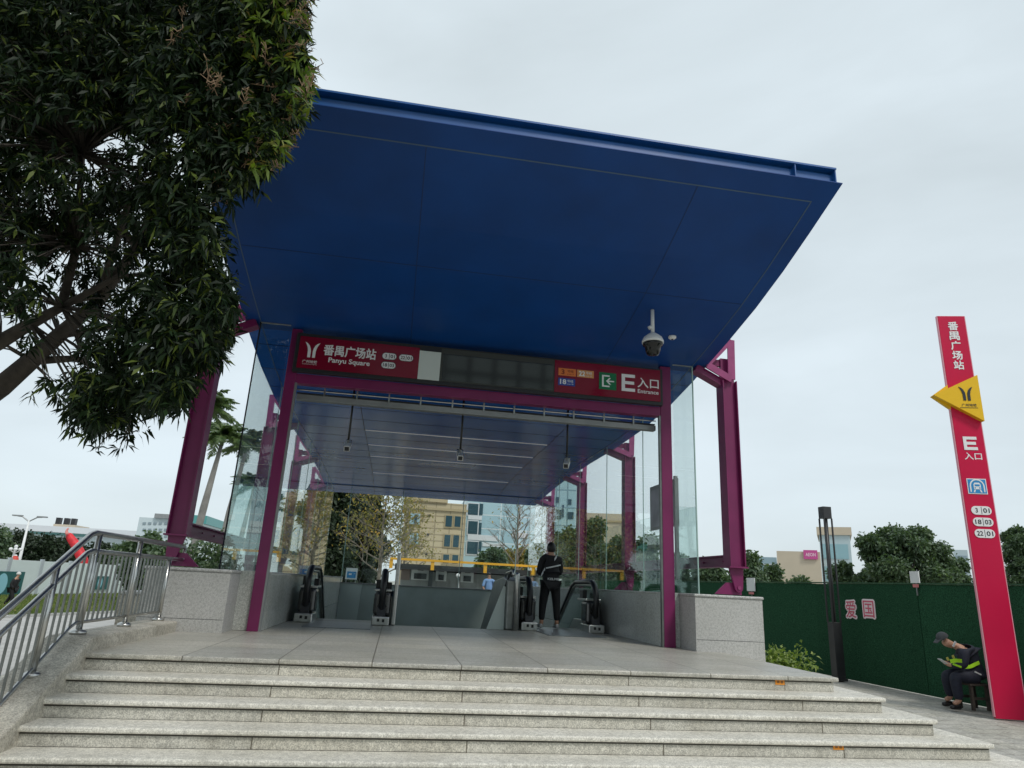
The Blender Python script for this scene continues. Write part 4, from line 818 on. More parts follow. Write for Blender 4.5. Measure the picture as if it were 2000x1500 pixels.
MB().box(sx0+.04, sx1-.04, GYp-.145, GYp-.125, GZ+.16, GZ+.20).build('stretcher', M_WD, stl); MB().box(sx0+.04, sx1-.04, GYp+.125, GYp+.145, GZ+.16, GZ+.20).build('stretcher', M_WD, stl)

# ============================================================ BACKGROUND
def building(name, px0, px1, ptop, Y, depth, m, label, group=None, zb=GZ, ptx=None, rot=0):
    """axis aligned block whose front face spans px0..px1 at distance Y and reaches row ptop"""
    a = P(px0, ptop, Y); b = P(px1, ptop, Y); pt = P(ptx if ptx is not None else (px0+px1)/2, ptop, Y)
    r = empty(name, ((a.x+b.x)/2, Y, zb), label, 'building', group)
    MB().box(a.x, b.x, Y, Y+depth, zb-.3, pt.z).build('wall', m, r); return r, a.x, b.x, pt.z
def bface(name, px0, px1, ptop, D, depth, m, label, zb=GZ, yref=1150):
    """block whose front is square to the line of sight; D is the distance along the ground"""
    d = ray((px0+px1)/2, yref); g_ = Vector((d.x, d.y, 0)).normalized(); c = g_*D; u = Vector((g_.y, -g_.x, 0)); pl = Pl((c.x, c.y, 0), u, (0, 0, 1))
    a0, t0 = pproj(pl, px0, ptop+6); a1, t1 = pproj(pl, px1, ptop+6); zt = pproj(pl, (px0+px1)/2, ptop)[1]
    r = empty(name, (c.x, c.y, zb), label, 'building'); MB().obox(pl.at((a0+a1)/2, (zt+zb-.3)/2, -depth/2), pl.u, pl.v, pl.n, (a1-a0)/2, (zt-zb+.3)/2, depth/2).build('wall', m, r); return r, pl, a0, a1, zt
def pproj(pl, px, py):
    d = ray(px, py); t = (pl.o-Vector((0, 0, CH))).dot(pl.n)/d.dot(pl.n); q = Vector((0, 0, CH))+d*t-pl.o; return q.dot(pl.u), q.dot(pl.v)
def winf(r, pl, px0, py0, px1, py1, m, name='window'):
    a0, b1 = pproj(pl, px0, py0); a1, b0 = pproj(pl, px1, py1); return pl.rect(min(a0, a1), max(a0, a1), b0, b1, .02, .12, name, m, r)
def win(r, Y, px0, py0, px1, py1, m, frame=None, proud=.0, name='window', fw=.12):
    a = P(px0, py0, Y); b = P(px1, py1, Y); a2 = P(px0, py1, Y); x0 = (a.x+a2.x)/2; b2 = P(px1, py0, Y); x1 = (b.x+b2.x)/2; z1 = (a.z+b2.z)/2; z0 = (b.z+a2.z)/2
    if frame:
        f_ = MB().box(x0-fw, x1+fw, Y-.10, Y-.01, z0-fw, z1+fw).build(name, frame, r); MB().box(x0, x1, Y-.14, Y-.102, z0, z1).build('pane', m, f_); return f_
    return MB().box(x0, x1, Y-.12, Y-.01, z0, z1).build(name, m, r)
M_BRICK = facade('tan_cladding', (.52, .43, .28), (.30, .24, .15), 1.5, .62, .06, c2=(.47, .385, .25))
M_WINB = mat('window_blue', (.03, .075, .10), .08, spec=.9); M_WINP = mat('window_pale', (.35, .50, .56), .15); M_TANF = mat('tan_frame', (.40, .32, .19), .7)
r, x0, x1, zt = building('tan_building', 793, 912, 981, 70, 14, M_BRICK, 'tan clad office block with paired dark windows seen through the open entrance', ptx=850)
for (a, b, c, d) in ((870.3, 1007.5, 882.5, 1028.8), (888, 1008.7, 899.3, 1029), (867.6, 1044.7, 879, 1067.4), (885, 1045.4, 896, 1068.7), (865.3, 1083.2, 876.6, 1100), (883, 1084, 894.5, 1100.5)): win(r, 70, a, b, c, d, M_WINB, M_TANF)
for (a, b, c, d) in ((800.5, 1003, 820, 1024), (799.6, 1041.5, 817.7, 1063)):
    wf = win(r, 70, a, b, c, d, M_WINP, M_TANF); win(r, 69.84, a+9, b+2, a+14, d-2, M_WINB)
q0 = P(800, 991, 70); q1 = P(912, 994, 70); MB().box(x0-.15, x1+.15, 69.8, 69.98, q0.z-.12, q0.z+.12).build('cornice', M_TANF, r); MB().box(x0-.2, x1-2.0, 69.75, 70+13.9, zt+.003, zt+1.0).build('parapet', mat('tan_parapet', (.46, .37, .23), .8), r)
for px, py in ((839, 1007), (836, 1044), (833, 1082)): win(r, 70, px-2, py-2, px+2, py+2, M_DARK, name='vent')
M_WGL = facade('white_blue_facade', (.42, .58, .64), (.62, .68, .70), 2.3, 1.55, .06, .25, (.34, .50, .57))
r, x0, x1, zt = building('white_blue_building', 913, 1046, 975, 78, 14, M_WGL, 'pale blue and white glazed office building right of the tan block')
M_WB = mat('white_band', (.62, .65, .68), .6)
for (a, b, c, d) in ((914, 984, 933.7, 1005.7), (914, 1018, 932.5, 1043), (912, 1058, 933, 1082)): win(r, 78, a, b, c, d, M_WINB, M_WB)
for (a, b, c, d) in ((936, 984, 943, 1005.7), (934.5, 1021, 940, 1044), (934, 1058, 940, 1078)): win(r, 78, a, b, c, d, M_WINB)
for (a, b, c, d) in ((914, 1007, 941, 1015), (913, 1045, 972, 1056), (942, 1062, 985, 1068), (1000, 1040, 1030, 1050)): win(r, 78, a, b, c, d, M_WB, name='white_band')
r, pl, a0, a1, zt = bface('glass_tower', 1081, 1127, 893, 100, 10, facade('tower_glass', (.36, .54, .58), (.22, .34, .37), 1.6, 2.6, .12, .15, (.42, .60, .64)), 'pale blue green glass tower seen through the right side glass')
for (a, b, c, d) in ((1086, 971, 1092, 982), (1110, 975, 1116, 986), (1098, 986, 1101, 1010), (1109, 1000, 1120, 1014), (1084, 995, 1096, 1014)): winf(r, pl, a, b, c, d, M_WINB)
M_BEI = mat('beige_render', (.50, .43, .33), .8, noise=(.3, .06))
r, pl, a0, a1, zt = bface('beige_building', 1146, 1222, 1003, 72, 10, M_BEI, 'plain beige building behind the trees on the right, seen through glass'); pl.rect(a0-.1, a1+.1, zt-.9, zt-.7, .0, .12, 'ledge', M_TANF, r)
# kiosk with yellow bar
KY = 30.0
ki = empty('kiosk', (P(900, 1120, KY).x, KY, -1.0), 'low grey kiosk with white counters and a bright yellow roof bar', 'kiosk')
def zr(py, px=900, Y=KY): return P(px, py, Y).z
xa, xb = P(771, 1110, KY).x, P(1062, 1110, KY).x
MB().box(xa+.3, xb, KY+.8, KY+4, -1.5, zr(1119)).build('wall', mat('kiosk_wall', (.30, .31, .30), .7, noise=(2, .08)), ki)
MB().box(xa, xb, KY-.2, KY+4.2, zr(1117), zr(1107)).build('roof_band', mat('kiosk_roof', (.09, .095, .10), .6), ki)
M_YB = mat('yellow_bar', (.85, .43, .03), .45)
ya, yb = P(762, 1092, KY-.4).x, P(1062, 1092, KY-.4).x; zy = zr(1099, 900, KY-.4)
MB().box(ya, yb, KY-.5, KY-.35, zy-.03, zy+.06).build('yellow_beam', M_YB, ki)
for px in (764, 845, 948, 1040): x = P(px, 1100, KY-.4).x; MB().box(x-.07, x+.07, KY-.47, KY-.36, zr(1117), zy-.031).build('beam_post', M_YB, ki)
for (a, b, wpx) in ((803, 838, 35), (851, 872, 0), (900, 925, 0), (990, 1040, 0)):
    x0, x1 = P(a, 1125, KY+.7).x, P(b, 1125, KY+.7).x; c = MB().box(x0, x1, KY+.66, KY+.79, zr(1137), zr(1112)).build('counter_window', M_WHITE, ki)
    MB().box(x0+.12, x1-.12, KY+.60, KY+.655, zr(1135), zr(1124)).build('opening', M_DARK, c); MB().box((x0+x1)/2-.12, (x0+x1)/2+.12, KY+.62, KY+.655, zr(1118), zr(1115.5)).build('plate', M_DARK, c)
MB().box(P(783, 1125, KY).x, P(801, 1125, KY).x, KY+.7, KY+.79, zr(1138), zr(1117)).build('brown_panel', mat('kiosk_brown', (.25, .17, .14), .7), ki)
for px in (842, 1000): x = P(px, 1125, KY).x; MB().box(x-.08, x+.08, KY+.3, KY+.79, -1.5, zr(1117)-.01).build('pillar', M_DARK, ki)
cv = empty('round_fan_lamp', tuple(P(894.5, 1124, KY-.6)), 'round white lamp head standing before the kiosk', 'lamp'); blob('globe', P(894.5, 1124, KY-.6), (.09, .09, .09), M_WHITE, cv); MB().tube([P(895, 1128, KY-.6), P(896, 1150, KY-.6)], .02, 6).build('stem', M_WHITE, cv)
# worker at the kiosk
wc = P(955, 1142, KY-.9); wz = -1.0; wk = empty('person', (wc.x, KY-.9, wz), 'worker in light blue shirt in front of the grey kiosk', 'person')
def wm(dx, dy, z): return V3(wc.x+dx, KY-.9+dy, wc.z-1.22+z)
J = {'pel': (wm(0, 0, .9), (.15, .1)), 'sp': (wm(0, 0, 1.15), (.15, .1)), 'nb': (wm(0, 0, 1.42), (.1, .08)), 'nk': (wm(0, -.01, 1.5), .05), 'hd': (wm(-.02, -.03, 1.58), (.075, .085)), 'ht': (wm(-.02, -.02, 1.66), (.06, .07)), 'sl': (wm(-.19, 0, 1.38), .055), 'el': (wm(-.26, -.05, 1.12), .045), 'wl': (wm(-.2, -.22, 1.0), .035), 'sr': (wm(.19, 0, 1.38), .055), 'er': (wm(.27, -.02, 1.12), .045), 'wr': (wm(.22, -.2, 1.0), .035), 'hl': (wm(-.1, 0, .85), .09), 'kl': (wm(-.11, -.02, .48), .06), 'al': (wm(-.11, 0, .06), .045), 'hr': (wm(.1, 0, .85), .09), 'kr': (wm(.11, -.02, .48), .06), 'ar': (wm(.11, 0, .06), .045)}
ED = [('pel', 'sp'), ('sp', 'nb'), ('nb', 'nk'), ('nk', 'hd'), ('hd', 'ht'), ('nb', 'sl'), ('sl', 'el'), ('el', 'wl'), ('nb', 'sr'), ('sr', 'er'), ('er', 'wr'), ('pel', 'hl'), ('hl', 'kl'), ('kl', 'al'), ('pel', 'hr'), ('hr', 'kr'), ('kr', 'ar')]
skinmesh('body', slim(J), ED, M_SKIN, wk, 1); skinmesh('shirt', grow(['sp', 'pel', 'nb', 'sl', 'el', 'sr', 'er'], .018, J), [('sp', 'pel'), ('sp', 'nb'), ('nb', 'sl'), ('sl', 'el'), ('nb', 'sr'), ('sr', 'er')], mat('blue_shirt', (.20, .34, .60), .7), wk, 1)
skinmesh('trousers', grow(['pel', 'hl', 'kl', 'al', 'hr', 'kr', 'ar'], .018, J), [('pel', 'hl'), ('hl', 'kl'), ('kl', 'al'), ('pel', 'hr'), ('hr', 'kr'), ('kr', 'ar')], M_CLOTHN, wk, 1); blob('hair', wm(-.02, -.01, 1.64), (.09, .1, .09), M_HAIR, wk, cut=(-.4, 1))
# info board in the well area
b0, b1 = P(674, 1131, 27), P(699, 1110, 27); ib = empty('information_board', (b0.x, 27, -1), 'small white framed blue information board behind the well on the left', 'notice board')
MB().box(b0.x, b1.x, 27, 27.04, b0.z, b1.z).build('frame', M_WHITE, ib); MB().box(b0.x+.05, b1.x-.05, 26.985, 26.998, b0.z+.05, b1.z-.13).build('blue_panel', M_BLUES, ib); MB().box(b0.x+.12, b0.x+.22, 26.97, 26.983, b0.z+.16, b1.z-.2).build('print', M_WHITE, ib); MB().box(b0.x+.3, b0.x+.36, 26.97, 26.983, b0.z+.2, b1.z-.2).build('print', M_WHITE, ib)
for x in (b0.x+.04, b1.x-.04): MB().box(x-.015, x+.015, 27.005, 27.03, -1.5, b0.z).build('leg', M_ALU, ib)

# ---- trees seen through / behind the pavilion
def tpx(px, ptop, Y, wpx, **k):
    """tree whose top is at row ptop"""
    t = P(px, ptop, Y); zb = k.pop('zb', -1.0); return tree('tree' if 'nm' not in k else k.pop('nm'), (t.x, Y, zb), t.z-zb, wpx*Y/FOC, **k)
tpx(668, 925, 44, 62, leaf=LF_DARK, lsize=.34, n=9000, label='dense dark evergreen tree behind the left of the entrance, beside the golden tree', nm='evergreen_tree', crown_lo=.12)
tpx(718, 952, 47, 50, leaf=LF_DARK, lsize=.34, n=6000, label='dark evergreen tree directly behind the golden half bare tree', nm='evergreen_tree', crown_lo=.12)
t_ = P(738, 962, 36); branchtree('golden_tree', (P(738, 1140, 36).x, 36, -1), t_.z+1.2, 3.3, 'half bare tree with yellow leaves and spreading pale branches left of the tan block', LF_YEL, 1900, None, seed=3, lsize=.15, trunk_r=.13, low=.30, levels=6)
branchtree('golden_tree', (P(785, 1140, 41).x, 41, -1), P(785, 955, 41).z+1, 2.6, 'smaller thinner yellow leaved tree in front of the left edge of the tan block', LF_YEL, 1500, None, seed=8, lsize=.14, trunk_r=.09, low=.3)
branchtree('bare_tree', (P(1008, 1140, 38).x, 38, -1), P(1008, 975, 38).z+1.2, 3.2, 'bare leafless tree in front of the pale blue building', LF_YEL, 60, None, seed=5, lsize=.14, trunk_r=.12, low=.38, upk=.75)
for i, (px, pt, Y, wp, lf, lab) in enumerate([(960, 1072, 45, 40, LF_MID, 'low bushy tree below the white and blue building'), (1012, 1068, 48, 40, LF_YEL, 'low yellowish tree behind the bare tree trunk'), (1052, 1055, 34, 26, LF_MID, 'green tree just left of the person in black'), (1105, 1026, 36, 34, LF_MID, 'taller green tree behind the person in black'), (1160, 1002, 38, 38, LF_MID, 'tall leafy tree before the beige building'),
    (1205, 1045, 34, 34, LF_MID, 'green tree behind the second magenta column on the right'), (1262, 1040, 33, 38, LF_MID, 'green tree behind the notice board'), (1318, 1080, 32, 34, LF_MID, 'green tree behind the right front post'), (1385, 1092, 30, 34, LF_MID, 'low tree between the front post and the right magenta column'),
    (1455, 1078, 34, 44, LF_MID, 'green tree just right of the magenta column'), (1505, 1104, 36, 30, LF_MID, 'small tree in front of the beige shop block'), (1560, 1128, 38, 30, LF_MID, 'lowest tree top above the hoarding left of the lamp'),
    (1860, 1085, 40, 40, LF_MID, 'low tree right of the big round tree'), (1640, 1092, 36, 26, LF_MID, 'low tree behind the lamp post')]):
    tpx(px, pt, Y, wp, leaf=lf, lsize=.24, n=3400, label=lab, group='trees behind the entrance', nb=11, crown_lo=.1)
tpx(1748, 1022, 34, 112, leaf=LF_MID, lsize=.21, n=15000, label='big round dark green tree above the hoarding between lamp and totem', nb=52, crown_lo=.22, blobr=.17, nm='broadleaf_tree', squash=.5)
tpx(1985, 1018, 36, 62, leaf=LF_MID, lsize=.21, n=8000, label='broad tree at the right edge beyond the totem', nb=30, crown_lo=.2, nm='broadleaf_tree', blobr=.19, squash=.5)
# right background buildings
r, pl, a0, a1, zt = bface('shop_block', 1517, 1602, 1077, 110, 30, M_BEI, 'plain beige shop block with a pink name sign, above the hoarding')
sa, sb = pproj(pl, 1570, 1092); sc2, sd2 = pproj(pl, 1596, 1075); s_ = pl.rect(sa, sc2, sb, sd2, .1, .3, 'shop_sign', mat('sign_pink', (.50, .07, .25), .5), r); text(pl, 'AEON', sa+.25, sc2-.25, sb+.4, sd2-.4, .32, 'shop_name', mat('name_pale', (.75, .5, .6), .5), s_, .03)
r, pl, a0, a1, zt = bface('blue_glass_block', 1472, 1517, 1088, 125, 14, mat('far_blue', (.30, .42, .48), .3, noise=(.2, .1)), 'low blue grey glass building left of the beige shop block')
for k in range(4): pl.rect(a0+.2, a1-.2, zt-1.3-2.4*k, zt-1.1-2.4*k, .02, .1, 'floor_band', M_WB, r)
r, pl, a0, a1, zt = bface('far_office', 1600, 1660, 1045, 118, 14, mat('far_office_wall', (.42, .52, .55), .5), 'glass office with a pale roof behind the lamp post')
pl.rect(a0-.3, a1+.3, zt+.003, zt+1.2, -14.2, .3, 'roof', M_BEI, r)
for k in range(3): pl.rect(a0+.4, a1-.4, zt-3.6-3.4*k, zt-1.4-3.4*k, .02, .1, 'window_band', mat('far_win', (.25, .42, .47), .3), r)
r, pl, a0, a1, zt = bface('far_apartment', 1862, 1890, 1074, 130, 12, mat('far_apt', (.45, .53, .56), .6), 'pale banded apartment tower right of the big round tree')
for k in range(7): pl.rect(a0+.2, a1-.2, zt-1.6-1.9*k, zt-.9-1.9*k, .02, .1, 'window_band', mat('far_win2', (.26, .33, .38), .4), r)
# ---- left side
M_HOARD = facade('white_hoarding_panel', (.62, .68, .68), (.40, .46, .47), 3.2, 5, .03, .5, (.57, .64, .65), 'xz')
ha, hb = PZ(-160, 1170, LZ), PZ(330, 1160, LZ)
hd_ = Vector((hb.x-ha.x, hb.y-ha.y, 0)).normalized(); HPl = Pl((ha.x, ha.y, LZ), hd_, (0, 0, 1)); HL = (hb-ha).length
hr_ = empty('white_hoarding', (ha.x, ha.y, LZ), 'long white site hoarding of pale panels across the road on the left', 'hoarding')
HH = 2.35; npan = 9
for i in range(npan):
    a0 = HL*i/npan; a1 = HL*(i+1)/npan; HPl.rect(a0+.02, a1-.02, .05, HH, -.06, 0, 'panel', mat('hoard_white', (.60, .67, .67), .5, noise=(1, .05)), hr_); HPl.rect(a0-.12, a0+.12, 0, HH+.12, -.10, .08, 'post', mat('hoard_grey', (.40, .44, .47), .5), hr_)
HPl.rect(0, HL, -.1, .05, -.2, .25, 'footing', M_GRC, hr_)
def hproj(px, py):
    d = ray(px, py); t = (HPl.o-Vector((0, 0, CH))).dot(HPl.n)/d.dot(HPl.n); q = Vector((0, 0, CH))+d*t-HPl.o; return q.dot(HPl.u), q.dot(HPl.v)
M_PG = mat('poster_green', (.012, .10, .10), .5); M_PB = mat('poster_blue', (.25, .52, .62), .5)
for (x0, y0_, x1, y1_, lab) in ((-14, 1115, 35, 1163, 'dark teal poster with a pale blue oval on the hoarding behind the walking person'), (187, 1125, 207, 1151, 'dark teal poster with a pale blue oval seen between the railing bars')):
    a0, b1 = hproj(x0, y0_); a1, b0 = hproj(x1, y1_); pr_ = empty('poster', tuple(HPl.at(a0, b0)), lab, 'poster', 'teal posters on the white hoarding')
    HPl.rect(a0, a1, b0, b1, .09, .11, 'board', M_PG, pr_); cx_, cz_ = a0+(a1-a0)*.32, (b0+b1)/2; HPl.poly([(cx_+(a1-a0)*.17*math.cos(q), cz_+(b1-b0)*.42*math.sin(q)) for q in [math.pi*2*k/20 for k in range(20)]], .111, .115, 'oval', M_PB, pr_)
# far-left walking person
fp = PZ(16, 1186, LZ); fp = Vector((fp.x, fp.y, LZ)); fs = 1.72/1.72; fpn = empty('person', tuple(fp), 'white haired person in a black coat walking in front of the white hoarding', 'person')
def fm(dx, dy, z): return fp+V3(dx, dy, z)
J = {'pel': (fm(0, 0, .92), (.17, .14)), 'sp': (fm(.02, 0, 1.15), (.19, .14)), 'nb': (fm(.06, 0, 1.42), (.12, .09)), 'nk': (fm(.08, 0, 1.5), .05), 'hd': (fm(.12, 0, 1.6), (.085, .085)), 'ht': (fm(.11, 0, 1.68), (.07, .07)), 'sl': (fm(.05, -.19, 1.36), .065), 'el': (fm(-.02, -.24, 1.1), .05), 'wl': (fm(.12, -.22, .92), .04), 'sr': (fm(.05, .19, 1.36), .065), 'er': (fm(0, .24, 1.1), .05), 'wr': (fm(.15, .2, .95), .04), 'hl': (fm(0, -.1, .86), .1), 'kl': (fm(.14, -.1, .5), .07), 'al': (fm(.12, -.1, .07), .05), 'tl': (fm(.24, -.1, .04), .04), 'hr': (fm(0, .1, .86), .1), 'kr': (fm(-.08, .1, .48), .07), 'ar': (fm(-.28, .1, .12), .05), 'tr': (fm(-.2, .1, .04), .04)}
ED = [('pel', 'sp'), ('sp', 'nb'), ('nb', 'nk'), ('nk', 'hd'), ('hd', 'ht'), ('nb', 'sl'), ('sl', 'el'), ('el', 'wl'), ('nb', 'sr'), ('sr', 'er'), ('er', 'wr'), ('pel', 'hl'), ('hl', 'kl'), ('kl', 'al'), ('al', 'tl'), ('pel', 'hr'), ('hr', 'kr'), ('kr', 'ar'), ('ar', 'tr')]
skinmesh('body', slim(J), ED, M_SKIN, fpn, 1)
cj = grow(['sp', 'pel', 'nb', 'sl', 'el', 'wl', 'sr', 'er', 'wr'], .025, J); cj['hem'] = (fm(0, 0, .70), (.22, .17)); skinmesh('coat', cj, [('sp', 'pel'), ('pel', 'hem'), ('sp', 'nb'), ('nb', 'sl'), ('sl', 'el'), ('el', 'wl'), ('nb', 'sr'), ('sr', 'er'), ('er', 'wr')], M_CLOTH, fpn, 1)
skinmesh('trousers', grow(['pel', 'hl', 'kl', 'al', 'hr', 'kr', 'ar'], .02, J), [('pel', 'hl'), ('hl', 'kl'), ('kl', 'al'), ('pel', 'hr'), ('hr', 'kr'), ('kr', 'ar')], M_CLOTH, fpn, 1); blob('hair', fm(.10, 0, 1.64), (.11, .1, .11), mat('white_hair', (.6, .6, .58), .7), fpn, cut=(-.4, 1))
# low white building, tower, trees, lamps, red figure
YB = 130
r, x0, x1, zt = building('low_white_building', -60, 260, 1040, YB, 20, facade('low_white_wall', (.58, .66, .68), (.45, .55, .57), 6, 4.2, .2, .5, (.53, .62, .65)), 'long low white building with a flat overhanging roof far on the left', zb=LZ)
MB().box(x0-2, x1+2, YB-2, YB+22, zt+.01, zt+1.0).build('roof', M_WB, r); win(r, YB, 52, 1037, 180, 1046, mat('green_glass', (.15, .36, .36), .2), name='window_band')
MB().box(P(103, 1030, YB+4).x, P(146, 1030, YB+4).x, YB+4, YB+10, zt+1.02, P(125, 1022, YB).z).build('roof_plant', M_BEI, r)
for px in (112, 128, 142): x = P(px, 1020, YB+5).x; MB().box(x-.35, x+.35, YB+5, YB+6, P(125, 1022, YB).z+.01, P(125, 1022, YB).z+1.2).build('roof_vent', M_DARK, r)
r, x0, x1, zt = building('pale_office_block', 272, 345, 1012, 120, 16, mat('pale_office', (.50, .58, .60), .6), 'pale office block with rows of grey windows left of the magenta column', zb=LZ)
for row in range(5):
    for c in range(6): win(r, 120, 279+c*10.5, 1020+row*12.5, 285+c*10.5, 1024.5+row*12.5, mat('win_grey', (.22, .28, .31), .3))
MB().box(x0+2.4, x1+.4, 119.5, 136, zt+.003, zt+.7).build('roof', M_ALU, r)
r, x0, x1, zt = building('teal_roof_building', 378, 402, 1007, 110, 12, mat('pale_wall', (.55, .62, .62), .6), 'distant building with a teal roof beside the palm trunk', zb=LZ); MB().box(x0-.2, x1+.3, 109.7, 122, zt-1.2, zt+.01).build('roof', mat('teal_roof', (.07, .27, .26), .4), r)
for i, (px, pt, Y, wp, lf, lab) in enumerate([(-30, 1028, 68, 70, LF_MID, 'tree at the far left edge beyond the white hoarding'), (40, 1040, 72, 45, LF_DARK, 'dark tree behind the twin globe lamp on the left'), (90, 1050, 70, 45, LF_DARK, 'dark tree behind the white flagpole'), (130, 1056, 74, 45, LF_DARK, 'dark tree just left of the red figure'), (195, 1066, 72, 45, LF_DARK, 'dark low tree right of the red figure'), (240, 1070, 66, 38, LF_MID, 'green low tree behind the railing top'),
    (295, 1040, 50, 34, LF_MID, 'green tree in front of the pale office block'), (335, 1058, 46, 30, LF_MID, 'green tree left of the magenta column base')]):
    tpx(px, pt, Y, wp, leaf=lf, lsize=.34, n=3600, label=lab, group='trees beyond the white hoarding', nb=12, zb=LZ, crown_lo=.05)
qb = PZ(400, 1150, -1.2); shrub('flowering_bush', (P(395, 1100, 19).x, 19, -1.2), (1.15, 1.0, 1.75), 3600, LF_MID, .13, 'green bush with white blossoms between the magenta column and the left glass')

# palms
def palm(px, pc, Y, rpx, lab, lean=0, zb=LZ, nf=30, tr=.125):
    c = P(px, pc, Y); Rr = rpx*Y/FOC*1.25; r = empty('palm_tree', (c.x-lean, Y, zb), lab, 'palm tree', 'royal palms left of the entrance'); H_ = c.z-zb
    MB().tube([(c.x-lean+(lean*t**1.5), Y, zb-.1+(H_-.35+.1)*t) for t in (0, .15, .4, .65, .85, 1)], [tr*1.25, tr*1.05, tr*1.0, tr*1.1, tr*.8, tr*.55], 12).build('trunk', M_PALMT, r, smooth=True)
    MB().tube([(c.x, Y, c.z-.40), (c.x, Y, c.z-.1), (c.x, Y, c.z+.25)], [tr*.62, tr*.5, .03], 10).build('crown_shaft', mat('shaft_green', (.10, .16, .05), .5), r, smooth=True)
    rs = random.Random(int(px)); Vv = []; Ff = []; ra = MB()
    for k in range(nf):
        a = k*2.399+rs.random()*.3; el = rs.uniform(-.15, 1.25); L_ = Rr*rs.uniform(.85, 1.1); dh = Vector((math.cos(a), math.sin(a), 0)); pts = []
        for i in range(15):
            s = i/14; rr = L_*(s*math.cos(el)*.95+.25*s*s); zz = L_*(math.sin(el)*s-.55*s*s*(1.0-.2*el)); pts.append(c+dh*rr+Vector((0, 0, zz)))
        ra.tube(pts[::2], [.03*(1-i/9) for i in range(8)], 4, cap=False)
        sd_ = dh.cross(Vector((0, 0, 1)))
        for i in range(1, 15):
            t_ = (pts[i]-pts[i-1]).normalized()
            for s_ in (-1, 1):
                for h_ in (0, .33, .66):
                    p0 = pts[i-1].lerp(pts[i], h_); ll = L_*.30*math.sin(math.pi*min(.97, (i+h_)/15+.06))**.6*rs.uniform(.85, 1.1); d_ = (sd_*s_*.8+t_*.55+Vector((0, 0, rs.uniform(-.55, .15)))).normalized(); w_ = t_*.035
                    n0 = len(Vv); tip = p0+d_*ll+Vector((0, 0, -ll*.25)); md = p0+d_*ll*.5; Vv += [p0-w_*.5, p0+w_*.5, md+w_, md-w_, tip]; Ff += [(n0, n0+1, n0+2, n0+3), (n0+3, n0+2, n0+4, n0+4)]
    mb = MB(); mb.v = [tuple(v) for v in Vv]; mb.f = [tuple(dict.fromkeys(f)) for f in Ff]; ra.build('frond_ribs', mat('rib_green', (.10, .13, .04), .6), r)
    me = bpy.data.meshes.new('fronds'); o = bpy.data.objects.new('fronds', me); col.objects.link(o); o.parent = r; ORG[o] = ORG[r]; me.from_pydata([tuple(Vector(v)-ORG[r]) for v in mb.v], [], mb.f); me.materials.append(LF_PALM); me.update()
palm(436, 850, 27, 44, 'royal palm with its full crown between the left column and the glass', .5)
palm(405, 788, 24, 46, 'tallest royal palm half hidden behind the left magenta column', .3)
palm(482, 868, 30, 38, 'royal palm seen through the left front glass', .5)
palm(497, 945, 42, 34, 'smaller distant palm low behind the left front glass', .5)
palm(528, 985, 44, 30, 'farthest palm low behind the left front post', .5, nf=18)
# street lamps and flagpole
def spole(px, ptop, pb, Y, r_, name, lab, cat): a = P(px, ptop, Y); b = PZ(px, pb, LZ); return a
t0_ = P(57, 1016, 60); b0_ = P(37, 1098, 60); fpole = empty('street_lamp', (b0_.x, 60, LZ), 'tall slim white street lamp with twin heads leaning over the hoarding', 'street lamp')
MB().tube([(b0_.x-.3, 60, LZ), (b0_.x, 60, b0_.z), (t0_.x, 60, t0_.z)], [.14, .12, .07], 8).build('pole', M_WHITE, fpole, smooth=True)
for dx in (-.9, .9): MB().tube([(t0_.x, 60, t0_.z-.1), (t0_.x+dx*.6, 60, t0_.z+.25), (t0_.x+dx, 60, t0_.z+.28)], .05, 6).build('arm', M_ALU, fpole); MB().box(t0_.x+dx-.35, t0_.x+dx+.35, 59.85, 60.15, t0_.z+.26, t0_.z+.36).build('lamp_head', M_ALU, fpole)
cg = P(30, 1074, 58); gl_ = empty('globe_lamp', (cg.x, 58, LZ), 'ornate lamp with a cluster of white globes behind the hoarding', 'street lamp'); MB().tube([(cg.x-.2, 58, LZ), (cg.x, 58, cg.z)], .08, 8).build('pole', M_WHITE, gl_); 
for k in range(6): q = k*math.pi/3; MB().tube([(cg.x, 58, cg.z-.25), (cg.x+.32*math.cos(q), 58+.32*math.sin(q), cg.z-.05)], .025, 5).build('arm', M_WHITE, gl_); blob('globe', (cg.x+.34*math.cos(q), 58+.34*math.sin(q), cg.z+.05), (.12, .12, .12), M_WHITE, gl_, 8)
blob('globe', (cg.x, 58, cg.z+.25), (.13, .13, .13), M_WHITE, gl_, 8)
rp = P(28, 1096, 57.5); rd = empty('red_planter', (rp.x, 57.5, LZ), 'red rounded decoration at the foot of the globe lamp', 'decoration'); MB().lathe((rp.x, 57.5, LZ), [(.2, 0), (.25, rp.z-LZ-.5), (.3, rp.z-LZ-.1), (.22, rp.z-LZ+.25), (.1, rp.z-LZ+.4)], 14).build('body', mat('deco_red', (.55, .06, .04), .6), rd, smooth=True); MB().lathe((rp.x, 57.5, rp.z+.4), [(.12, 0), (.05, .08)], 10).build('cap', M_WHITE, rd)
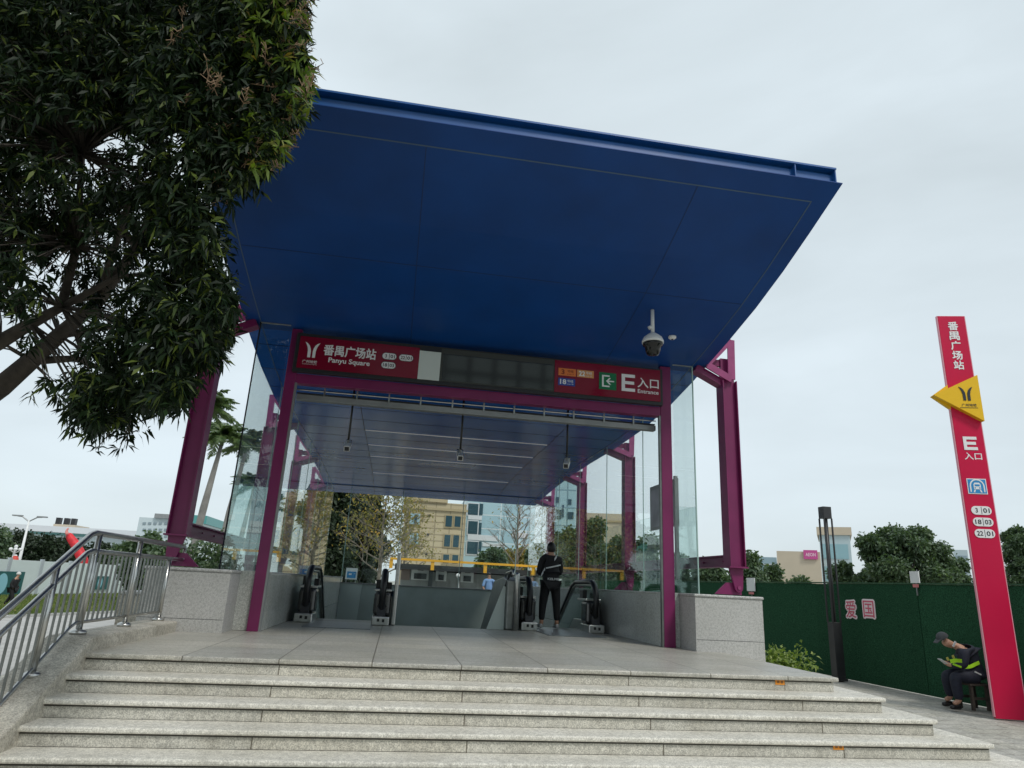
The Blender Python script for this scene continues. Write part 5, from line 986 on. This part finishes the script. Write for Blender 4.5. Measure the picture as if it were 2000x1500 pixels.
# red draped figure behind hoarding
M_RF = mat('figure_red', (.62, .02, .03), .55, noise=(3, .25)); fa = P(133, 1040, 66); fb_ = P(168, 1105, 66); rf = empty('red_dragon_figure', (fb_.x, 66, LZ), 'leaning bright red festive figure rising behind the white hoarding', 'decoration')
skinmesh('body', {'a': (Vector((fb_.x+.1, 66, LZ+1.2)), .36), 'b': (fb_, .34), 'c': (P(158, 1085, 66), .46), 'd': (P(148, 1064, 66), .42), 'e': (P(137, 1050, 66), .34), 'f': (P(133, 1041, 66), .26)}, [('a', 'b'), ('b', 'c'), ('c', 'd'), ('d', 'e'), ('e', 'f')], M_RF, rf)
skinmesh('crest', {'a': (P(131, 1045, 65.5), .18), 'b': (P(130, 1036, 65.5), .10), 'c': (P(134, 1031, 65.5), .06)}, [('a', 'b'), ('b', 'c')], mat('figure_pink', (.7, .25, .22), .6), rf)
MB().tube([(fb_.x+.1, 66, LZ-.1), (fb_.x+.1, 66, LZ+1.3)], .15, 8).build('stand', M_ALU, rf)
# concrete planter beyond the plinth
plb = empty('concrete_planter', (-3.9, 11.5, -1.5), 'grey concrete planter wall left of the left plinth behind the railing', 'planter'); MB().box(-3.92, -3.42, 11.0, 15.0, -1.6, .42).build('body', M_KERB, plb, .01); MB().box(-3.94, -3.41, 10.97, 15.02, .421, .46).build('rim', M_GRC, plb, .008)

# ============================================================ BIG TREE (left foreground)
bt = empty('mango_tree', (-7.2, 7.4, -1.45), 'large dark mango tree overhanging the left of the canopy with long drooping leaves', 'tree')
tr_ = MB(); tr_.tube([(-7.2, 7.4, -1.6), (-7.0, 7.4, .2), (-6.4, 7.2, 1.6)], [.34, .25, .17], 12).build('trunk', M_BARK, bt, smooth=True)
limbs = [[(-6.4, 7.2, 1.6), tuple(P(-60, 800, 7.1)), tuple(P(0, 757, 7)), tuple(P(60, 705, 7)), tuple(P(115, 655, 7)), tuple(P(190, 590, 7)), tuple(P(270, 480, 6.8)), tuple(P(330, 330, 6.6))],
         [(-6.4, 7.2, 1.6), tuple(P(-60, 700, 6.6)), tuple(P(0, 668, 6.4)), tuple(P(60, 632, 6.4)), tuple(P(120, 600, 6.4)), tuple(P(150, 480, 6.2)), tuple(P(160, 300, 6))],
         [tuple(P(60, 705, 7)), tuple(P(150, 700, 7.2)), tuple(P(230, 735, 7.4)), tuple(P(270, 790, 7.4))],
         [tuple(P(115, 655, 7)), tuple(P(210, 640, 7.3)), tuple(P(330, 625, 7.6))],
         [tuple(P(120, 600, 6.4)), tuple(P(230, 540, 6.2)), tuple(P(350, 530, 6.6))],
         [tuple(P(190, 590, 7)), tuple(P(250, 400, 6.4)), tuple(P(420, 240, 6)), tuple(P(520, 130, 5.8))],
         [tuple(P(270, 480, 6.8)), tuple(P(380, 360, 6.3)), tuple(P(460, 250, 6))],
         [(-6.4, 7.2, 1.6), (-6.6, 6.6, 3.6), (-5.8, 6, 6), (-4.6, 5.6, 8)], [(-6.6, 6.6, 3.6), (-7.4, 5.4, 5.5), (-7.2, 5, 7.5)]]
for i, pl_ in enumerate(limbs):
    n_ = len(pl_); r_0 = (.125, .085, .045, .04, .035, .04, .035, .15, .10)[i]
    MB().tube(pl_, [r_0*(1-.72*k/(n_-1)) for k in range(n_)], 8).build('limb', M_BARK, bt, smooth=True)
tw = MB(); rs = random.Random(4)
allp = [Vector(p) for l in limbs for p in l[2:]]
def inpoly(x, y):
    pg = [(-420, -420), (585, -420), (592, -60), (590, 60), (597, 150), (590, 210), (562, 250), (545, 300), (500, 345), (447, 378), (414, 392), (424, 460), (436, 530), (452, 600), (444, 648), (410, 690), (392, 735), (360, 770), (300, 790), (275, 830), (245, 858), (205, 850), (165, 838), (135, 795), (60, 735), (-80, 715), (-420, 760)]
    c = False; j = len(pg)-1
    for i in range(len(pg)):
        (xi, yi), (xj, yj) = pg[i], pg[j]
        if (yi > y) != (yj > y) and x < (xj-xi)*(y-yi)/(yj-yi)+xi: c = not c
        j = i
    return c
from mathutils import noise as mnoise
ros = []; tries = 0
while len(ros) < 14500 and tries < 300000:
    tries += 1; x = rs.uniform(-420, 600); y = rs.uniform(-420, 862)
    if not inpoly(x, y): continue
    Y_ = rs.uniform(4.6, 6.2) if (x > 380 and y < 420) else rs.uniform(5.2, 8.2)
    if x > 290 and y > 60: Y_ = rs.uniform(4.7, 6.2)
    if x < -20 and rs.random() < .6: continue
    if y < -30 and rs.random() < .6: continue
    p = P(x+rs.gauss(0, 13 if x < 500 else 5), y+rs.gauss(0, 13 if x < 500 else 7), Y_)
    if p.x > -3.1 and p.y > 6.25: continue
    open_ = (x < 450 and 235 < y < 740)
    nv = mnoise.noise(p*1.5+Vector((3, 1, 7)))+.75*mnoise.noise(p*3.6)
    if open_ and (nv < .14 or rs.random() < .30) and not (x > 385 and 540 < y < 670 and rs.random() < .8): continue
    if (x < 150 and y > 600 and rs.random() < .85): continue
    if y > 720 and nv < -.35: continue
    if not open_ and nv < -.75: continue
    ros.append((p, x, y))
Cs, Ds = [], []; Cy, Dy = [], []
for p, x, y in ros:
    ax = Vector((rs.gauss(0, .6), rs.gauss(0, .6), rs.gauss(-.1, .5))); ax = (ax+Vector((0, 0, -.15))).normalized(); k = rs.randint(9, 13)
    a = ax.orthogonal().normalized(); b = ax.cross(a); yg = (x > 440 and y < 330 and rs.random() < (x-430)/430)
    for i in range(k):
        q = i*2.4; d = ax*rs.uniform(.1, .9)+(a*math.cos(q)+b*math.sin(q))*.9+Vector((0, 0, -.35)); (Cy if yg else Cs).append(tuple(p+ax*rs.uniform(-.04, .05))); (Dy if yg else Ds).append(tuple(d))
    if rs.random() < .5:
        s = min(allp, key=lambda v: (v-p).length_squared)
        if (s-p).length < 1.1: tw.tube([s, (s+p)/2+Vector((0, 0, .04)), p], [.014, .009, .004], 4, cap=False)
V, F = leaves(np.array(Cs), np.array(Ds), .110, .025, .22); npmesh('leaves', V, F, LF_MANGO, bt); V, F = leaves(np.array(Cy), np.array(Dy), .125, .028, .25); npmesh('bright_leaves', V, F, LF_BRIGHT, bt); tw.build('twigs', M_BARK, bt)
fl_ = MB()
for p, x, y in ros:
    if (x > 480 and y < 330 and rs.random() < .10) or (x > 330 and y < 420 and rs.random() < .03):
        ax = Vector((rs.gauss(.5, .4), rs.gauss(-.4, .4), rs.gauss(.5, .3))).normalized(); tip = p+ax*.22; fl_.tube([p, tip], .003, 3, cap=False)
        for i in range(14):
            s = p.lerp(tip, rs.uniform(.2, 1)); e = s+Vector((rs.gauss(0, 1), rs.gauss(0, 1), rs.gauss(.3, 1))).normalized()*.07*(1.2-(s-p).length/.22*.6); fl_.tube([s, e], [.0025, .004], 3, cap=False)
fl_.build('blossom_sprays', mat('blossom', (.26, .17, .10), .8), bt)

# glass building behind the viewer, seen only as reflections
gb = empty('grid_building', (10, -60, GZ), 'tall glass block with dark mullion grid behind the viewer', 'building'); MB().box(-14, 42, -80, -60, GZ-.3, 36).build('wall', facade('grid_glass', (.40, .46, .44), (.10, .12, .12), 3.2, 3.4, .35, .2, (.34, .40, .39)), gb)
MB().box(-15, 43, -81, -59, 36.01, 37.2).build('roof', M_WB, gb)
